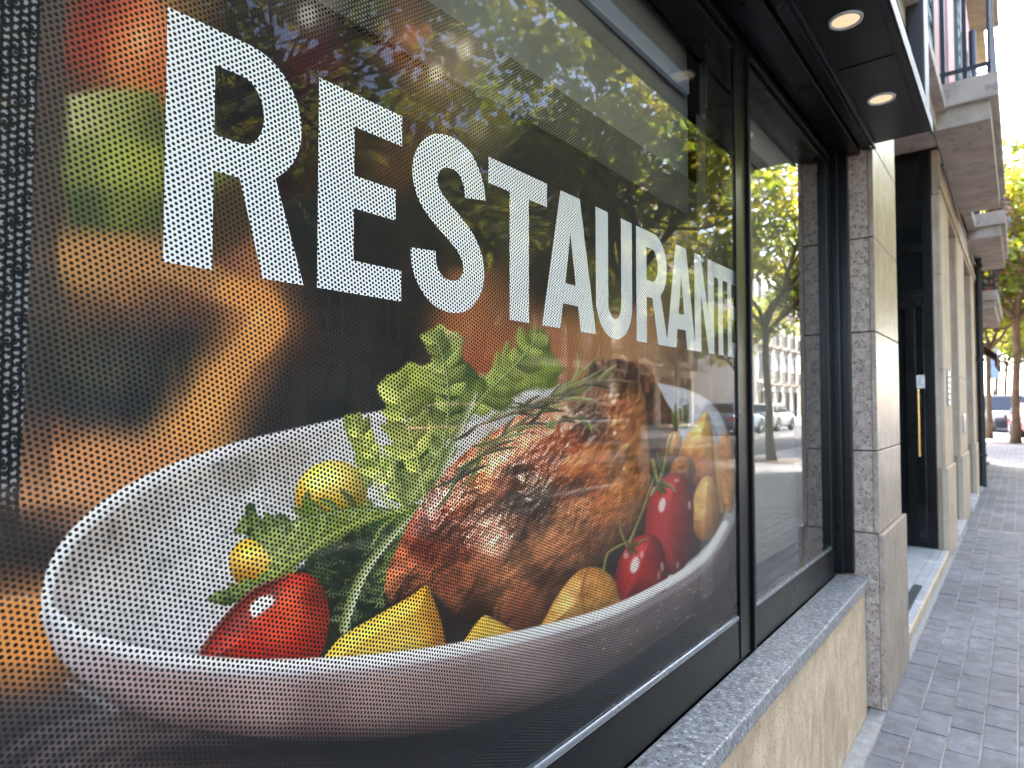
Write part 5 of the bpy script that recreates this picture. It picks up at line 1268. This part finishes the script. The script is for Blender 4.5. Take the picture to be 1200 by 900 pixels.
    for nm, (a0, a1) in (('windscreen', (f0, f1)), ('rear_window', (r0, r1))):
        sg = 1 if nm == 'windscreen' else -1
        t0, t1 = (0.10, 0.92) if sg > 0 else (0.22, 0.90)
        q = []
        for t, sx in ((t0, -1), (t0, 1), (t1, 1), (t1, -1)):
            z = lerp(belt, zt-0.045, t); y = lerp(a0, a1, t); q.append((sx*(hw(z)-0.09), y+sg*0.012, z+0.012))
        mb = MB(); mb.add(q + [(x, y-sg*0.03, z-0.02) for x, y, z in q], [(0,1,2,3),(7,6,5,4),(0,4,5,1),(1,5,6,2),(2,6,7,3),(3,7,4,0)]); mb.build(nm, M['winglass'], c)
    for q in wy:
        for sg in (-1, 1):
            x0 = sg*(w-0.20); mbt = MB(); nn = 28; pr = [(0.19, 0.0), (wr-0.03, 0.0), (wr, 0.03), (wr, 0.17), (wr-0.03, 0.20), (0.19, 0.20)]
            vs = [(x0+sg*d, q+r_*math.cos(2*math.pi*k/nn), wr+r_*math.sin(2*math.pi*k/nn)) for r_, d in pr for k in range(nn)]
            fs = [(j*nn+k, j*nn+(k+1) % nn, (j+1)*nn+(k+1) % nn, (j+1)*nn+k) for j in range(len(pr)-1) for k in range(nn)]
            wl = mbt.add(vs, fs).build('wheel', tyre_m, c, smooth=True)
            mr = MB(); mr.cyl((x0+sg*0.14, q, wr), 0.192, sg*0.03, 'x', 24)
            for k in range(5):
                a = 2*math.pi*k/5; mr.tube([(x0+sg*0.175, q, wr), (x0+sg*0.175, q+0.17*math.cos(a), wr+0.17*math.sin(a))], [0.035, 0.028], 6)
            mr.build('rim', rim_m, wl)
    for sg in (-1, 1):
        MB().box(min(sg*w*0.56, sg*w*0.90), max(sg*w*0.56, sg*w*0.90), -h-0.012, -h+0.10, belt-0.26, belt-0.09, 0, 0.02).build('tail_light', tail_m, c)
        MB().box(min(sg*w*0.52, sg*w*0.88), max(sg*w*0.52, sg*w*0.88), h-0.16, h+0.010, belt-0.33, belt-0.20, 0, 0.03).build('headlight', head_m, c)
        ym = f0-0.28; MB().box(min(sg*(w+0.01), sg*(w+0.19)), max(sg*(w+0.01), sg*(w+0.19)), ym-0.05, ym+0.05, belt+0.02, belt+0.15, 0, 0.03).build('mirror', pm, c)
        box('door_handle', trim_m, c, *sorted((sg*w*0.99, sg*(w*0.99+0.02))), -0.15, 0.02, belt-0.16, belt-0.13)
    MB().box(-w*0.88, w*0.88, h-0.06, h+0.03, 0.26, 0.42, 0, 0.02).build('bumper', trim_m, c); MB().box(-w*0.88, w*0.88, -h-0.03, -h+0.06, 0.28, 0.44, 0, 0.02).build('bumper', trim_m, c)
    MB().box(-w*0.45, w*0.45, h-0.05, h+0.02, 0.46, 0.58, 0, 0.01).build('grille', trim_m, c)
    box('number_plate', plate_m, c, -0.26, 0.26, -h-0.02, -h-0.004, 0.50, 0.61); box('number_plate', plate_m, c, -0.26, 0.26, h+0.031, h+0.042, 0.32, 0.42)
    return c
RZ = -0.12
def put(c, x, y, rz, z=RZ): c.location = (x, y, z); c.rotation_euler = (0, 0, rz); return c
silver = paint('silver_paint', (0.42, 0.42, 0.41)); blue = paint('steel_blue_paint', (0.16, 0.24, 0.33)); gr = mat('graphite_paint', (0.022, 0.024, 0.03), 0.35, 0.2, 0.4, coat=0.25, var=0.03, scale=3); redp = paint('red_paint', (0.45, 0.02, 0.025)); whp = paint('white_paint', (0.7, 0.7, 0.68))
put(make_car('parked_car', 'silver hatchback parked behind the steel blue car across the road', silver), 9.55, 36.2, 0)
put(make_car('parked_car', 'steel blue estate car parked on the far kerb across the road', blue, 4.4, 1.8, 1.52), 9.55, 30.6, 0)
put(make_car('parked_car', 'dark green hatchback parked on the far kerb opposite the corner block', paint('bottle_green_paint', (0.015, 0.035, 0.025))), 9.55, 17.5, 0)
put(make_car('parked_car', 'dark red saloon car parked on the far kerb opposite the entrance', paint('maroon_paint', (0.16, 0.02, 0.025)), 4.5, 1.78, 1.44, tail=0.5), 9.6, 11.2, 0)
put(make_car('delivery_van', 'graphite van facing the pavement in the side street', gr, 4.6, 1.92, 1.92, 1.08, 0.85, 0.7, 0.12, 0.04, van=True), -0.75, 43.0, math.pi + 0.25)
put(make_car('parked_car', 'red car beside the tree trunk in the side street', redp), 0.62, 36.5, math.pi + 0.15)
put(make_car('delivery_van', 'white van parked behind the graphite van', whp, 5.0, 1.95, 2.3, 1.15, 0.8, 0.6, 0.08, 0.03, van=True), -3.2, 46.0, math.pi + 0.1)
bs = empty('street_sign', (-1.3, 49.5, 0)); tag(bs, 'pale blue sign panel on a dark post beyond the graphite van', 'sign')
MB().cyl((-1.3, 49.5, 0), 0.05, 5.0, 'z', 12).build('post', M['iron'], bs); box('sign_panel', M['sign_blue'], bs, -1.6, -1.0, 49.40, 49.46, 2.9, 4.9, 0.02)
# litter: dry leaves and grit along the foot of the walls
lm_ = mat('dry_leaf', (0.30, 0.26, 0.10), 0.8, var=0.3, scale=40); mb = MB(); r = random.Random(5)
for i in range(240):
    y = r.uniform(1.8, 8.0); base = -0.508 if y < 3.03 else (-0.448 if y < 3.7 else -0.478); x = base + 0.004 + abs(r.gauss(0, 0.05)) if r.random() < 0.8 else r.uniform(-0.4, 0.6); s = r.uniform(0.002, 0.006)
    a = r.uniform(0, 6.28); u = Vector((math.cos(a), math.sin(a), r.uniform(-.2, .2)))*s; v = Vector((-math.sin(a), math.cos(a), r.uniform(-.2, .2)))*s*0.6; c = Vector((x, y, 0.0035 + s*0.3))
    mb.add([c-u, c-v*0.9, c+u, c+v*0.9], [(0,1,2,3)])
tag(mb.build('leaf_litter', lm_, fix=False), kind='stuff')
